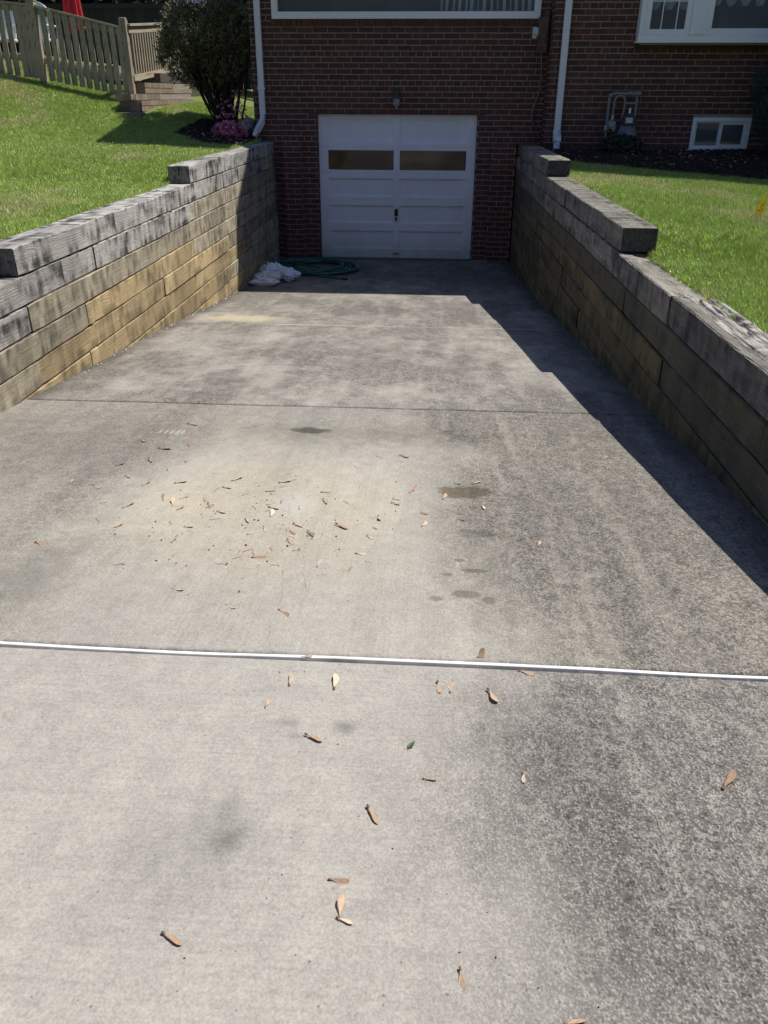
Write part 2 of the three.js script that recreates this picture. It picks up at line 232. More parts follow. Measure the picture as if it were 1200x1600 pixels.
const WOOD = {
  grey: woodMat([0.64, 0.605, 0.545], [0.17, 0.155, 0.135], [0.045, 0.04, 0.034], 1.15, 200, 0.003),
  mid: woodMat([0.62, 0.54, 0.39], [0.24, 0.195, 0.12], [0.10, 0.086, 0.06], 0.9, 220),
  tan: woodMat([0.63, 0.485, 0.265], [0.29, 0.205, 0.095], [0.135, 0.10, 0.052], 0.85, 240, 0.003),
  dull: woodMat([0.18, 0.16, 0.095], [0.06, 0.053, 0.031], [0.034, 0.032, 0.027], 0.8, 260),  // right wall copy of mid, with the shade put into the colour
  agedShaded: woodMat([0.46, 0.42, 0.345], [0.12, 0.108, 0.082], [0.045, 0.042, 0.038], 0.95, 270, 0.010),  // weathered grey of the right wall, darkened further for its shade
  tanShaded: woodMat([0.25, 0.195, 0.08], [0.08, 0.062, 0.026], [0.028, 0.03, 0.018], 0.9, 280),  // darker copy of tan: the right wall's shade painted into the wood
};
function timber(a, b, y0, y1, face, depth, dir, mat, parent, o = {}) {   // a beam along z; face(z) = x of its driveway side, dir = -1 left wall, +1 right wall
  const r = rng(Math.round(a * 977 + y0 * 7919 + dir * 31 + 4e4)), n = Math.max(2, Math.round((b - a) / 0.12)), c = 0.007;
  const off = r() * 5, band = Math.floor(r() * 4) / 4, dx = (r() - 0.5) * 0.014, wob = r() * 50;
  const ring = [[0, c], [0, 1 - c / (y1 - y0)], [c, 1], [depth - c, 1], [depth, 1 - c / (y1 - y0)], [depth, c], [depth - c, 0], [c, 0]];
  const P = [], U = [], C = [];
  const pts = range(a, b, n).map((z, i) => ring.map(([d, h], k) => {
    const e = (i === 0 || i === n) ? 0.004 : 0, top = h > 0.5;
    let y = y0 + (y1 - y0) * (h === c ? c / (y1 - y0) : h), x = d + 0.006 * (fbm(z * 2.2 + wob, k * 3, 2, 301) - 0.5);
    y += top ? 0.010 * (fbm(z * 2.5 + wob, 4, 3, 302) - 0.55) : 0.002;
    if (o.rot && top && d > 0.02) { const q = o.rot(z, d / depth); y -= q; if (d >= depth - 0.03) x -= q * 0.5; }
    x = clamp(x, -0.004, depth) ; if (e) { x = x < depth / 2 ? x + e : x - e; y += top ? -e : e; }
    return [face(z) + dx + dir * x, y, z];
  }));
  const per = [0]; for (let k = 0; k < 8; k++) { const [d0, h0] = ring[k], [d1, h1] = ring[(k + 1) % 8]; per.push(per[k] + Math.hypot(d1 - d0, (h1 - (h1 === c ? 0 : 0) - h0) * (y1 - y0))); }
  const tone = 0.74 + 0.42 * r(), put = (p, u, v, dark) => { P.push(...p); U.push(u, v); const t = tone * dark * (o.tint ? o.tint(p[2], p[1]) : 1); C.push(t, t, t); };
  const face4 = (A, B, Cc, D, uv, dk) => { const q = dir > 0 ? [A, B, Cc, A, Cc, D] : [A, Cc, B, A, D, Cc], w = dir > 0 ? [0, 1, 2, 0, 2, 3] : [0, 2, 1, 0, 3, 2]; for (let i = 0; i < 6; i++) put(q[i], uv[w[i]][0], uv[w[i]][1], dk); };
  for (let i = 0; i < n; i++) for (let k = 0; k < 8; k++) {
    const k2 = (k + 1) % 8, u0 = off + pts[i][0][2] / 2.56, u1 = off + pts[i + 1][0][2] / 2.56, v0 = band + per[k] / 0.66, v1 = band + per[k + 1] / 0.66;
    face4(pts[i][k], pts[i][k2], pts[i + 1][k2], pts[i + 1][k], [[u0, v0], [u0, v1], [u1, v1], [u1, v0]], 1);
  }
  for (const i of [0, n]) { const q = pts[i]; for (let k = 1; k < 7; k++) { const t = i ? [q[0], q[k], q[k + 1]] : [q[0], q[k + 1], q[k]]; if (dir < 0) t.reverse(); for (const p of t) put(p, (p[0]) * 3, (p[1]) * 3, 0.42); } }
  const g = new THREE.BufferGeometry(); g.setAttribute('position', new THREE.Float32BufferAttribute(P, 3)); g.setAttribute('uv', new THREE.Float32BufferAttribute(U, 2)); g.setAttribute('color', new THREE.Float32BufferAttribute(C, 3)); g.computeVertexNormals();
  return part('timber', g, mat, parent);
}
const LEVEL = [1.675, 1.505, 1.335, 1.16, 0.985, 0.815, 0.645, 0.475, 0.30, 0.13, -0.05];
const streaks = s => (z, y) => clamp(0.72 + 0.8 * (fbm(z * 3.2, y * 0.6, 3, s) - 0.28), 0.35, 1.18);
{
  const L = thing('timber_retaining_wall', 'sunlit weathered timber retaining wall stepping up on the left side of the driveway', 'retaining wall');
  const cuts = [[0.02, 2.1, 4.56], [0.02, 0.85, 3.23, 5.66, 8.31], [0.02, 2.2, 4.66, 7.16, 9.6, 12.5], [0.02, 0.8, 3.23, 5.69, 8.27, 10.8, 12.5], [0.02, 2.1, 4.67, 7.33, 7.45, 9.9, 12.5], [0.02, 0.9, 3.22, 5.71, 8.27, 10.8, 12.5], [0.02, 2.05, 4.70, 7.35, 7.49, 10], [0.02, 0.95, 3.22, 5.8, 8.2], [0.02, 1.5, 4.4, 6.9], [0.02, 2.4, 4.9], [0.02, 2.6]];
  const mats = ['grey', 'grey', 'mid', 'mid', 'tan', 'tan', 'tan', 'tan', 'tan', 'tan'];
  cuts.forEach((c, k) => {
    if (k > 9) return;
    for (let i = 0; i + 1 < c.length; i++) {
      const m = k === 2 && c[i] > 7 ? 'grey' : k === 3 && c[i] > 8 ? 'grey' : k === 1 && c[i] < 0.8 ? 'mid' : k > 3 && (c[i] < 1 || (k === 4 && c[i] < 2.2) || hash(i, k, 455) < 0.22) ? 'mid' : k === 2 && hash(i, k, 456) < 0.3 ? 'grey' : mats[k];
      timber(c[i] + 0.003, c[i + 1] - 0.004, LEVEL[k + 1] + 0.0015, LEVEL[k] - 0.002, z => -1.834, 0.225, -1, WOOD[m], L, { tint: streaks(400) });
    }
  });
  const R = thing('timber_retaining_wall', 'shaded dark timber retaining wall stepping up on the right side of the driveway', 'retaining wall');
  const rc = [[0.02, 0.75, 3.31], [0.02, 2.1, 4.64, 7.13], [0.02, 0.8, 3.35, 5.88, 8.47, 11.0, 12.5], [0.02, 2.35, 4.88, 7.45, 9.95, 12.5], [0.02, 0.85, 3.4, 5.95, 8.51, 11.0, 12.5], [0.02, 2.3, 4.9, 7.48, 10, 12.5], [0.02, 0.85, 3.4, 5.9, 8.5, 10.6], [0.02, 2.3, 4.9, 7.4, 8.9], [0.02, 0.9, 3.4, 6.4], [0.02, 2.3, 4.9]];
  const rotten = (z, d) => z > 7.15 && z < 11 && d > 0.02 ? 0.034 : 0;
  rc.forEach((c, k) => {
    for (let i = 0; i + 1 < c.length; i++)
      timber(c[i] + 0.003, c[i + 1] - 0.004, LEVEL[k + 1] + 0.0015, LEVEL[k] - 0.002, rightFace, 0.25, 1, WOOD[k < 3 ? (c[i + 1] < 1 ? 'tanShaded' : 'agedShaded') : k < 4 ? 'dull' : k === 4 && c[i] > 8 ? 'dull' : 'tanShaded'], R, { tint: (z, y) => streaks(430)(z, y) * (k < 3 ? 0.95 : 0.9), rot: k === 2 ? rotten : undefined });
  });
  // decayed tops of two cap timbers: furrows along the grain, the first one sunken towards the lawn
  for (const [a, b, sunk] of [[7.16, 8.455, 1], [8.485, 10.98, 0]]) {
    const y = LEVEL[2] - 0.006, fur = (z, d) => { const m = ss(0.42, 0.62, fbm(z * 1.4, d * 3 + a, 3, 330) + 0.25 * Math.sin(Math.PI * d) - 0.06), rg = Math.pow(1 - Math.abs(fbm(z * 3.2, d * 13, 3, 331) * 2 - 1), 5); return 0.03 * m * rg + 0.006 * fbm(z * 14, d * 30, 2, 332) + sunk * 0.03 * ss(0.25, 0.95, d) * (0.5 + fbm(z * 4, d * 2, 2, 333)); };
    const g = sheet(range(0.006, 0.247, 44), range(a, b, Math.round((b - a) / 0.012)), (d, z) => y - fur(z, d / 0.25), (d, z) => [z / 2.56, d / 0.66 + 0.25]);
    const p = g.attributes.position; for (let i = 0; i < p.count; i++) p.setX(i, rightFace(p.getZ(i)) + p.getX(i)); g.computeVertexNormals();
    paint(g, (x, yy, z, o) => { const t = clamp(0.75 + 0.7 * (fbm(x * 9, z * 3, 3, 334) - 0.3)) * (sunk ? 0.72 : 1); o[0] = t; o[1] = t * 0.97; o[2] = t * 0.94; });
    part('decayed_top', g, WOOD.grey, R);
  }
}
// ---------------------------------------------------------------- brick house
const house = thing('brick_house', 'red brick house with a white garage door below a wide window', 'house');
const mortarTex = colorTex(256, 256, (i, j, o) => { const v = 0.8 + 0.4 * fbm(i / 20, j / 20, 4, 501); o[0] = 0.29 * v; o[1] = 0.25 * v; o[2] = 0.205 * v; });
const mortarMat = new THREE.MeshStandardMaterial({ map: mortarTex, roughness: 1, bumpMap: dirt, bumpScale: 0.004 });
const brickTex = k => colorTex(256, 128, (i, j, o) => { const v = 0.72 + 0.5 * fbm(i / 30 + k * 9, j / 22, 4, 510 + k) + 0.22 * (vn(i / 1.7, j / 1.7, 515) - 0.5), sp = vn(i / 5, j / 5, 520 + k) > 0.86 ? 0.65 : 1; o[0] = v * sp; o[1] = v * sp; o[2] = v * sp; for (let c = 0; c < 3; c++) o[c] = Math.min(1, o[c] * 0.8); });
const brickMaps = [brickTex(0), brickTex(1)];
const brickBump = greyTex(256, 128, (i, j) => 0.5 * fbm(i / 12, j / 12, 4, 530) + 0.5 * vn(i / 2, j / 2, 531));
const TONES = [[0.118, 0.042, 0.030], [0.14, 0.047, 0.032], [0.092, 0.038, 0.029], [0.16, 0.056, 0.037], [0.07, 0.033, 0.028], [0.115, 0.05, 0.037]];
const MEAN = [0.125, 0.054, 0.038]; TONES.forEach(t => t.forEach((v, c) => { t[c] = mix(MEAN[c], v, 0.62) * 1.05; }));
const brickMats = TONES.map((t, i) => std(t[0] * 1.1, t[1] * 1.1, t[2] * 1.1, 0.85, { map: brickMaps[i % 2], bumpMap: brickBump, bumpScale: 0.004 }));
const brickGeos = new Map();
function brickGeo(w, h, d) {
  const k = [w, h, d].map(v => v.toFixed(3)).join(); if (brickGeos.has(k)) return brickGeos.get(k);
  const c = 0.004, g = new THREE.BufferGeometry(), P = [], U = [], X = w / 2, Y = h / 2, Z = d / 2;
  const F = [[-X + c, -Y + c, Z], [X - c, -Y + c, Z], [X - c, Y - c, Z], [-X + c, Y - c, Z]], E = [[-X, -Y, Z - c], [X, -Y, Z - c], [X, Y, Z - c], [-X, Y, Z - c]], B = E.map(p => [p[0], p[1], -Z]);
  const quad = (a, b, e, f) => { for (const p of [a, b, e, a, e, f]) { P.push(...p); U.push((p[0] + X) / 0.24 + 0.02, (p[1] + Y) / 0.12 + 0.02); } };
  quad(...F); for (let i = 0; i < 4; i++) { const n = (i + 1) % 4; quad(E[i], E[n], F[n], F[i]); quad(B[i], B[n], E[n], E[i]); }
  g.setAttribute('position', new THREE.Float32BufferAttribute(P, 3)); g.setAttribute('uv', new THREE.Float32BufferAttribute(U, 2)); g.computeVertexNormals(); brickGeos.set(k, g); return g;
}
const bricks = [];   // {x, y, z, w, h, d, m, r}
const PITCH = 0.21875, COURSE = 0.0732, Y0 = 2.046, br = rng(77);
function lay(x0, x1, yTop0, k0, k1, z, holes, headers, depth = 0.03) {   // running bond between x0 and x1 in courses k0..k1 counted from yTop0
  for (let k = k0; k <= k1; k++) {
    const yc = yTop0 + (k + 0.5) * COURSE, hd = headers.includes(k), p = hd ? PITCH / 2 : PITCH, ph = -1.757 + (hd ? 0.05 : (k & 1) ? 0 : PITCH / 2);
    let spans = [[x0, x1]];
    for (const [a, b, c, d] of holes) if (yc > c && yc < d) spans = spans.flatMap(([s, e]) => b <= s || a >= e ? [[s, e]] : [[s, Math.max(s, a)], [Math.min(e, b), e]].filter(([u, v]) => v - u > 0.02));
    for (const [s, e] of spans) for (let n = Math.floor((s - ph) / p); n <= Math.ceil((e - ph) / p); n++) {
      const a = Math.max(s, ph + n * p + 0.0055), b = Math.min(e, ph + (n + 1) * p - 0.0055); if (b - a < 0.02) continue;
      bricks.push({ x: (a + b) / 2 + (br() - 0.5) * 0.003, y: yc + (br() - 0.5) * 0.003, z: z - depth / 2 + (br() - 0.5) * 0.003, w: Math.round((b - a) * 200) / 200, h: COURSE - 0.0125, d: depth, m: Math.floor(br() * 6), r: (br() - 0.5) * 0.006 });
    }
  }
}
function rowlock(x0, x1, y0, y1, z) { const n = Math.round((x1 - x0) / 0.0735), p = (x1 - x0) / n; for (let i = 0; i < n; i++) bricks.push({ x: x0 + (i + 0.5) * p, y: (y0 + y1) / 2 + (br() - 0.5) * 0.004, z: z - 0.012 + (br() - 0.5) * 0.004, w: Math.round((p - 0.011) * 200) / 200, h: y1 - y0 - 0.01, d: 0.05, m: Math.floor(br() * 6), r: (br() - 0.5) * 0.01 }); }
const MZ = 0.45;
lay(-2.112, 2.12, Y0, -28, 34, 0, [[-1.182, 1.182, -1, 2.046], [-1.78, 1.97, 3.14, 5]], [5, 10, -5, 22]);
rowlock(-1.79, 1.98, 3.146, 3.238, 0.012);
lay(2.12, 7.4, Y0 + 0.03, -10, 34, MZ, [[3.21, 6.6, 2.945, 5], [4.135, 4.93, 1.55, 2.045], [3.2, 6.61, 2.85, 2.95]], [10, 17, -3], 0.03);
rowlock(3.2, 6.6, 2.855, 2.94, MZ);
// piers that hold the retaining walls against the house
for (const [x0, x1, top] of [[-1.715, -1.43, 1.7], [1.41, 1.765, 1.69]]) lay(x0, x1, 0, -2, Math.round(top / COURSE) - 1, 0.1, [], []);
{
  const wall = (x0, x1, y0, y1, z, holes) => { const s = new THREE.Shape([[x0, y0], [x1, y0], [x1, y1], [x0, y1]].map(p => new THREE.Vector2(...p))); for (const [a, b, c, d] of holes) s.holes.push(new THREE.Path([[a, c], [a, d], [b, d], [b, c]].map(p => new THREE.Vector2(...p)))); const g = new THREE.ExtrudeGeometry(s, { depth: 0.2, bevelEnabled: false }); g.translate(0, 0, z - 0.2); return g; };
  const w = part('wall', [wall(-2.112, 2.12, -0.3, 4.5, -0.0055, [[-1.185, 1.185, -0.295, 2.043], [-1.75, 1.95, 3.26, 4.42]]), wall(2.122, 12, -0.3, 7.75, MZ - 0.0055, [[3.24, 6.57, 3.0, 4.6], [4.16, 4.9, 1.64, 2.0]]), box(2.12, -0.3, -8, 2.32, 7.75, MZ - 0.21), box(11.8, -0.3, -8, 12, 7.75, MZ - 0.21), box(2.32, -0.3, -8, 11.8, 7.75, -7.8), box(-2.112, -0.3, -1.9, -1.9, 4.5, -0.21), box(-1.9, -0.3, -1.9, 2.12, 4.5, -1.7), box(-1.9, 2.35, -1.7, 2.12, 2.5, -0.21),
    box(-1.709, -0.2, 0.0, -1.436, 1.69, 0.0945), box(1.416, -0.2, 0.0, 1.759, 1.68, 0.0945)], mortarMat, house);
  // sort so that the bricks that show largest are single pieces, the rest one mass
  const A = new THREE.Vector3(), B = new THREE.Vector3();
  for (const q of bricks) { A.set(q.x - q.w / 2, q.y - q.h / 2, q.z).project(camera); B.set(q.x + q.w / 2, q.y + q.h / 2, q.z).project(camera); const inside = Math.abs(A.x) < 1 && Math.abs(B.x) < 1 && A.y < 1 && B.y < 1; q.size = inside ? Math.abs((B.x - A.x) * (B.y - A.y)) * (q.w > 0.18 ? 1 : 0.5) : 0; }
  bricks.sort((a, b) => b.size - a.size);
  const rest = [];
  bricks.forEach((q, i) => {
    const g = brickGeo(q.w, q.h, q.d);
    if (i < 296) { const m = part('brick', g, brickMats[q.m], w, [q.x, q.y, q.z]); m.rotation.z = q.r; }
    else { const c = g.clone().rotateZ(q.r).translate(q.x, q.y, q.z), t = TONES[q.m]; rest.push(paint(c, (x, y, z, o) => { o[0] = t[0] * 1.1; o[1] = t[1] * 1.1; o[2] = t[2] * 1.1; })); }
  });
  // side returns: the main block's corner, the piers' cheeks
  for (let k = -10; k < 34; k++) for (const [s, e] of k & 1 ? [[0.003, 0.44]] : [[0.003, 0.215], [0.228, 0.445]]) { const t = TONES[Math.floor(br() * 6)]; const g = brickGeo(0.21, COURSE - 0.0125, 0.03).clone().scale((e - s) / 0.21, 1, 1).rotateY(-Math.PI / 2).translate(2.122 + 0.008, Y0 + 0.03 + (k + 0.5) * COURSE, (s + e) / 2); rest.push(paint(g, (x, y, z, o) => { o[0] = t[0]; o[1] = t[1]; o[2] = t[2]; })); }
  part('brick_facing', mergeGeometries(rest), new THREE.MeshStandardMaterial({ map: brickMaps[0], bumpMap: brickBump, bumpScale: 0.004, roughness: 0.85, vertexColors: true }), house).userData.kind = 'stuff';
  // roofs: main gable with its eave over the drive, low roof of the garage wing, unseen canopy added at its left corner to cast the lawn shadow
  const roofMat = std(0.07, 0.065, 0.06, 0.95, { bumpMap: dirt, bumpScale: 0.02 }), white = std(0.74, 0.74, 0.72, 0.6);
  const rp = [[0.93, 7.9], [-3.7, 11.05], [-8.4, 7.9]], prism = (p, q, t) => { const g = new THREE.BufferGeometry(), n = [q[0] - p[0], q[1] - p[1]]; return limbBox(p, q, t); };
  function limbBox(p, q, t) { const L = Math.hypot(q[0] - p[0], q[1] - p[1]), g = new THREE.BoxGeometry(10.6, t, L); g.rotateX(-Math.atan2(q[1] - p[1], q[0] - p[0])); g.translate(1.73 + 5.3, (p[1] + q[1]) / 2, (p[0] + q[0]) / 2); return g; }
  const roof = part('roof', [prism(rp[0], rp[1], 0.12), prism(rp[2], rp[1], 0.12)], roofMat, house);
  const gs = new THREE.Shape([[MZ, 7.75], [-3.7, 10.9], [-8, 7.75]].map(p => new THREE.Vector2(-p[0], p[1])));
  const gable = new THREE.ExtrudeGeometry(gs, { depth: 0.2, bevelEnabled: false }); gable.rotateY(Math.PI / 2);
  part('gable', [gable.clone().translate(2.12, 0, 0), gable.clone().translate(11.8, 0, 0)], mortarMat, house);
  part('soffit', box(1.9, 7.72, MZ + 0.002, 12.2, 7.78, 0.86), white, house);
  part('ceiling', box(2.33, 2.2, -7.79, 11.79, 2.35, MZ - 0.22), white, house);
  part('wing_roof', box(-2.2, 4.503, -1.95, 2.118, 4.62, 0.06), roofMat, house);
  const can = new THREE.BoxGeometry(1.75, 0.08, 2.1); can.rotateX(0.28); can.translate(-1.47, 4.83, 0.25); part('canopy', can, roofMat, house);
}
// garage door: five sections, each a frame around two recessed panels; the second one glazed
{
  const z = -0.075, paintMat = std(0.86, 0.87, 0.87, 0.5, { map: colorTex(512, 512, (i, j, o) => { const v = 0.9 + 0.16 * (fbm(i / 60, j / 90, 4, 601) - 0.5) + 0.05 * (vn(i / 2, j / 2, 602) - 0.5), d = ss(90, 0, j) * (0.25 + 0.5 * fbm(i / 25, j / 14, 4, 603)); o[0] = v * (1 - 0.55 * d); o[1] = v * (1 - 0.5 * d); o[2] = v * (1 - 0.62 * d); }) });
  const door = new THREE.Group(); door.name = 'garage_door'; house.add(door);
  const uvFix = g => { const p = g.attributes.position, u = g.attributes.uv; for (let i = 0; i < p.count; i++) u.setXY(i, (p.getX(i) + 1.2) / 2.4, p.getY(i) / 2.1); return g; };
  const sec = [[0.004, 0.472, 0.14, 0.41], [0.48, 0.864, 0.525, 0.785], [0.872, 1.235, 0.906, 1.17], [1.243, 1.601, 1.283, 1.562], [1.609, 2.04, 1.662, 1.985]];
  sec.forEach(([a, b, c, d], i) => {
    const s = new THREE.Shape([[-1.172, a], [1.172, a], [1.172, b], [-1.172, b]].map(p => new THREE.Vector2(...p)));
    for (const [l, r] of [[-1.04, -0.042], [0.042, 1.045]]) s.holes.push(new THREE.Path([[l, c], [l, d], [r, d], [r, c]].map(p => new THREE.Vector2(...p))));
    const g = new THREE.ExtrudeGeometry(s, { depth: 0.028, bevelEnabled: true, bevelSize: 0.004, bevelThickness: 0.004, bevelSegments: 2 }); g.translate(0, 0, z - 0.032); part('door_section', uvFix(g), paintMat, door);
    for (const [l, r] of [[-1.04, -0.042], [0.042, 1.045]]) if (i !== 3) { // raised field with a sloped moulding round it
      const f = new THREE.Shape([[l - 0.003, c - 0.003], [r + 0.003, c - 0.003], [r + 0.003, d + 0.003], [l - 0.003, d + 0.003]].map(p => new THREE.Vector2(...p))); const e = new THREE.ExtrudeGeometry(f, { depth: 0.01, bevelEnabled: false }); e.translate(0, 0, z - 0.034);
      const m = [[l, c, r, c + 0.016], [l, d - 0.016, r, d], [l, c + 0.016, l + 0.016, d - 0.016], [r - 0.016, c + 0.016, r, d - 0.016]].map(([x0, y0, x1, y1]) => box(x0, y0, z - 0.024, x1, y1, z - 0.013));
      part('door_panel', uvFix(mergeGeometries([e, ...m].map(q => q.index ? q.toNonIndexed() : q))), paintMat, door);
    } else part('window_pane', box(l - 0.003, c - 0.003, z - 0.022, r + 0.003, d + 0.003, z - 0.018), phys(0.04, 0.04, 0.045, 0.04, { transmission: 0.9, thickness: 0, ior: 1.5 }), door);
  });
  const black = std(0.02, 0.02, 0.022, 0.4, { metalness: 0.5 });
  const handle = [box(-0.026, 0.63, z + 0.001, 0.026, 0.735, z + 0.014), rbox(-0.012, 0.655, z + 0.012, 0.012, 0.712, z + 0.028, 0.004), limb([0, 0.615, z + 0.004], [0, 0.585, z + 0.012], 0.012, 0.018, 8), limb([0, 0.585, z + 0.012], [0, 0.55, z + 0.012], 0.018, 0.003, 8)];
  part('handle', handle, black, door);
  part('lift_handle', [box(-0.04, 0.075, z + 0.001, 0.045, 0.083, z + 0.03), box(-0.04, 0.06, z + 0.022, 0.045, 0.083, z + 0.03)], std(0.3, 0.3, 0.3, 0.5, { metalness: 0.6 }), door);
  part('bottom_seal', box(-1.17, -0.022, z - 0.03, 1.17, 0.006, z - 0.002), std(0.03, 0.03, 0.03, 0.8), door);
  part('door_frame', [box(-1.2, -0.02, -0.16, -1.1742, 2.07, -0.112), box(1.1742, -0.02, -0.16, 1.2, 2.07, -0.112), box(-1.174, 2.044, -0.16, 1.174, 2.07, -0.112)], std(0.35, 0.35, 0.34, 0.7), house);
  part('lintel', box(-1.3, 2.044, -0.19, 1.3, 2.052, -0.003), std(0.03, 0.025, 0.024, 0.8), house);
  part('threshold', box(-1.18, -0.06, -0.2, 1.18, -0.004, 0.015), std(0.13, 0.125, 0.12, 0.95, { bumpMap: dirt, bumpScale: 0.004 }), house);
}
const vinyl = std(0.85, 0.86, 0.87, 0.42);
const glassMat = phys(0.85, 0.88, 0.9, 0.03, { transmission: 0.92, thickness: 0, ior: 1.5 });
function frame(x0, y0, x1, y1, w, za, zb, r = 0.005) { return [rbox(x0, y0, za, x1, y0 + w, zb, r), rbox(x0, y1 - w, za, x1, y1, zb, r), rbox(x0, y0 + w, za + 0.0015, x0 + w, y1 - w, zb - 0.0015, r), rbox(x1 - w, y0 + w, za + 0.0015, x1, y1 - w, zb - 0.0015, r)]; }
{ // wide window over the garage
  const w = part('window', frame(-1.775, 3.24, 1.968, 4.44, 0.086, -0.06, 0.022), vinyl, house);
  part('pane', box(-1.7, 3.31, -0.03, 1.89, 4.37, -0.026), glassMat, w);
  part('glazing_bead', frame(-1.694, 3.318, 1.888, 4.362, 0.012, -0.024, 0.004, 0.003), std(0.6, 0.61, 0.62, 0.5), w);
  const r = rng(5), slat = std(0.74, 0.75, 0.74, 0.7);
  for (let i = 0; i < 15; i++) { const x = 0.62 + i * 0.084 + (r() - 0.5) * 0.02, lean = (i - 8) * 0.007 + (r() - 0.5) * 0.03, g = new THREE.BoxGeometry(0.03 + 0.02 * r(), 1.1, 0.004); g.rotateY(r() * 1.2); g.rotateZ(lean); g.translate(x, 3.86, -0.13); part('blind_slat', g, slat, w); }
  for (const x of [-1.33, -0.98, -0.6, -0.1]) part('blind_slat', box(x, 3.3, -0.3, x + 0.014, 4.4, -0.295), std(0.2, 0.2, 0.2, 0.8), w);
}
{ // projecting bay window on the main block
  const z = 0.62, w = part('bay_window', [...frame(3.205, 2.945, 6.6, 4.7, 0.066, MZ - 0.05, z + 0.002), rbox(3.855, 3.011, MZ - 0.02, 4.057, 4.63, z + 0.012, 0.006), rbox(3.93, 3.02, MZ, 3.985, 4.62, z + 0.022, 0.005), rbox(5.75, 3.011, MZ - 0.02, 5.95, 4.63, z + 0.012, 0.006)], vinyl, house);
  part('sill', rbox(3.19, 2.922, MZ - 0.02, 6.615, 2.9445, z + 0.016, 0.006), vinyl, w);
  part('sill_underside', box(3.25, 2.90, MZ + 0.002, 6.55, 2.9215, z - 0.01), std(0.2, 0.19, 0.13, 0.9), w);
  part('sash', frame(3.273, 3.012, 3.853, 4.62, 0.066, z - 0.045, z - 0.004), vinyl, w);
  part('sash', frame(4.058, 3.012, 5.749, 4.62, 0.075, z - 0.045, z - 0.004), vinyl, w);
  part('pane', box(3.33, 3.07, z - 0.028, 3.80, 4.57, z - 0.024), glassMat, w); part('pane', box(4.12, 3.08, z - 0.028, 5.69, 4.56, z - 0.024), glassMat, w);
  part('muntin', [box(3.477, 3.078, z - 0.022, 3.489, 4.554, z - 0.014), box(3.668, 3.078, z - 0.022, 3.680, 4.554, z - 0.014), box(3.339, 3.386, z - 0.021, 3.787, 3.397, z - 0.013)], vinyl, w);
  const lace = phys(0.75, 0.76, 0.74, 1, { transmission: 0.35, thickness: 0, side: THREE.DoubleSide, bumpMap: greyTex(128, 128, (i, j) => vn(i / 3, j / 3, 650) > 0.5 ? 1 : 0), bumpScale: 0.004 });
  for (const [a, b, n, len] of [[3.3, 3.86, 3, 1.17], [4.08, 5.74, 9, 1.13]]) { const P = [], U = [], I = [], nx = n * 10, ny = 10; for (let j = 0; j <= ny; j++) for (let i = 0; i <= nx; i++) { const t = i / nx * n, sc = Math.abs(Math.sin(t * Math.PI)), drop = len + 0.15 * Math.sqrt(sc); P.push(a + (b - a) * i / nx, 4.62 - drop * j / ny - 0.0, z - 0.1 + 0.03 * Math.sin(t * 6.283 * 2) * j / ny); U.push(i / 20, j / 4); } for (let j = 0; j < ny; j++) for (let i = 0; i < nx; i++) { const q = j * (nx + 1) + i; I.push(q, q + nx + 1, q + 1, q + 1, q + nx + 1, q + nx + 2); } const g = new THREE.BufferGeometry(); g.setAttribute('position', new THREE.Float32BufferAttribute(P, 3)); g.setAttribute('uv', new THREE.Float32BufferAttribute(U, 2)); g.setIndex(I); g.computeVertexNormals(); part('lace_curtain', g, lace, w); }
}
{ // sliding basement window
  const z = MZ, w = part('basement_window', frame(4.135, 1.612, 4.928, 2.038, 0.05, z - 0.07, z + 0.018), vinyl, house);
  part('sash', frame(4.19, 1.66, 4.535, 1.99, 0.022, z - 0.05, z - 0.02, 0.003), vinyl, w); part('sash', frame(4.52, 1.664, 4.876, 1.986, 0.036, z - 0.018, z + 0.004, 0.003), vinyl, w);
  part('pane', box(4.21, 1.68, z - 0.037, 4.52, 1.97, z - 0.034), glassMat, w); part('pane', box(4.552, 1.696, z - 0.009, 4.844, 1.954, z - 0.006), glassMat, w);
}
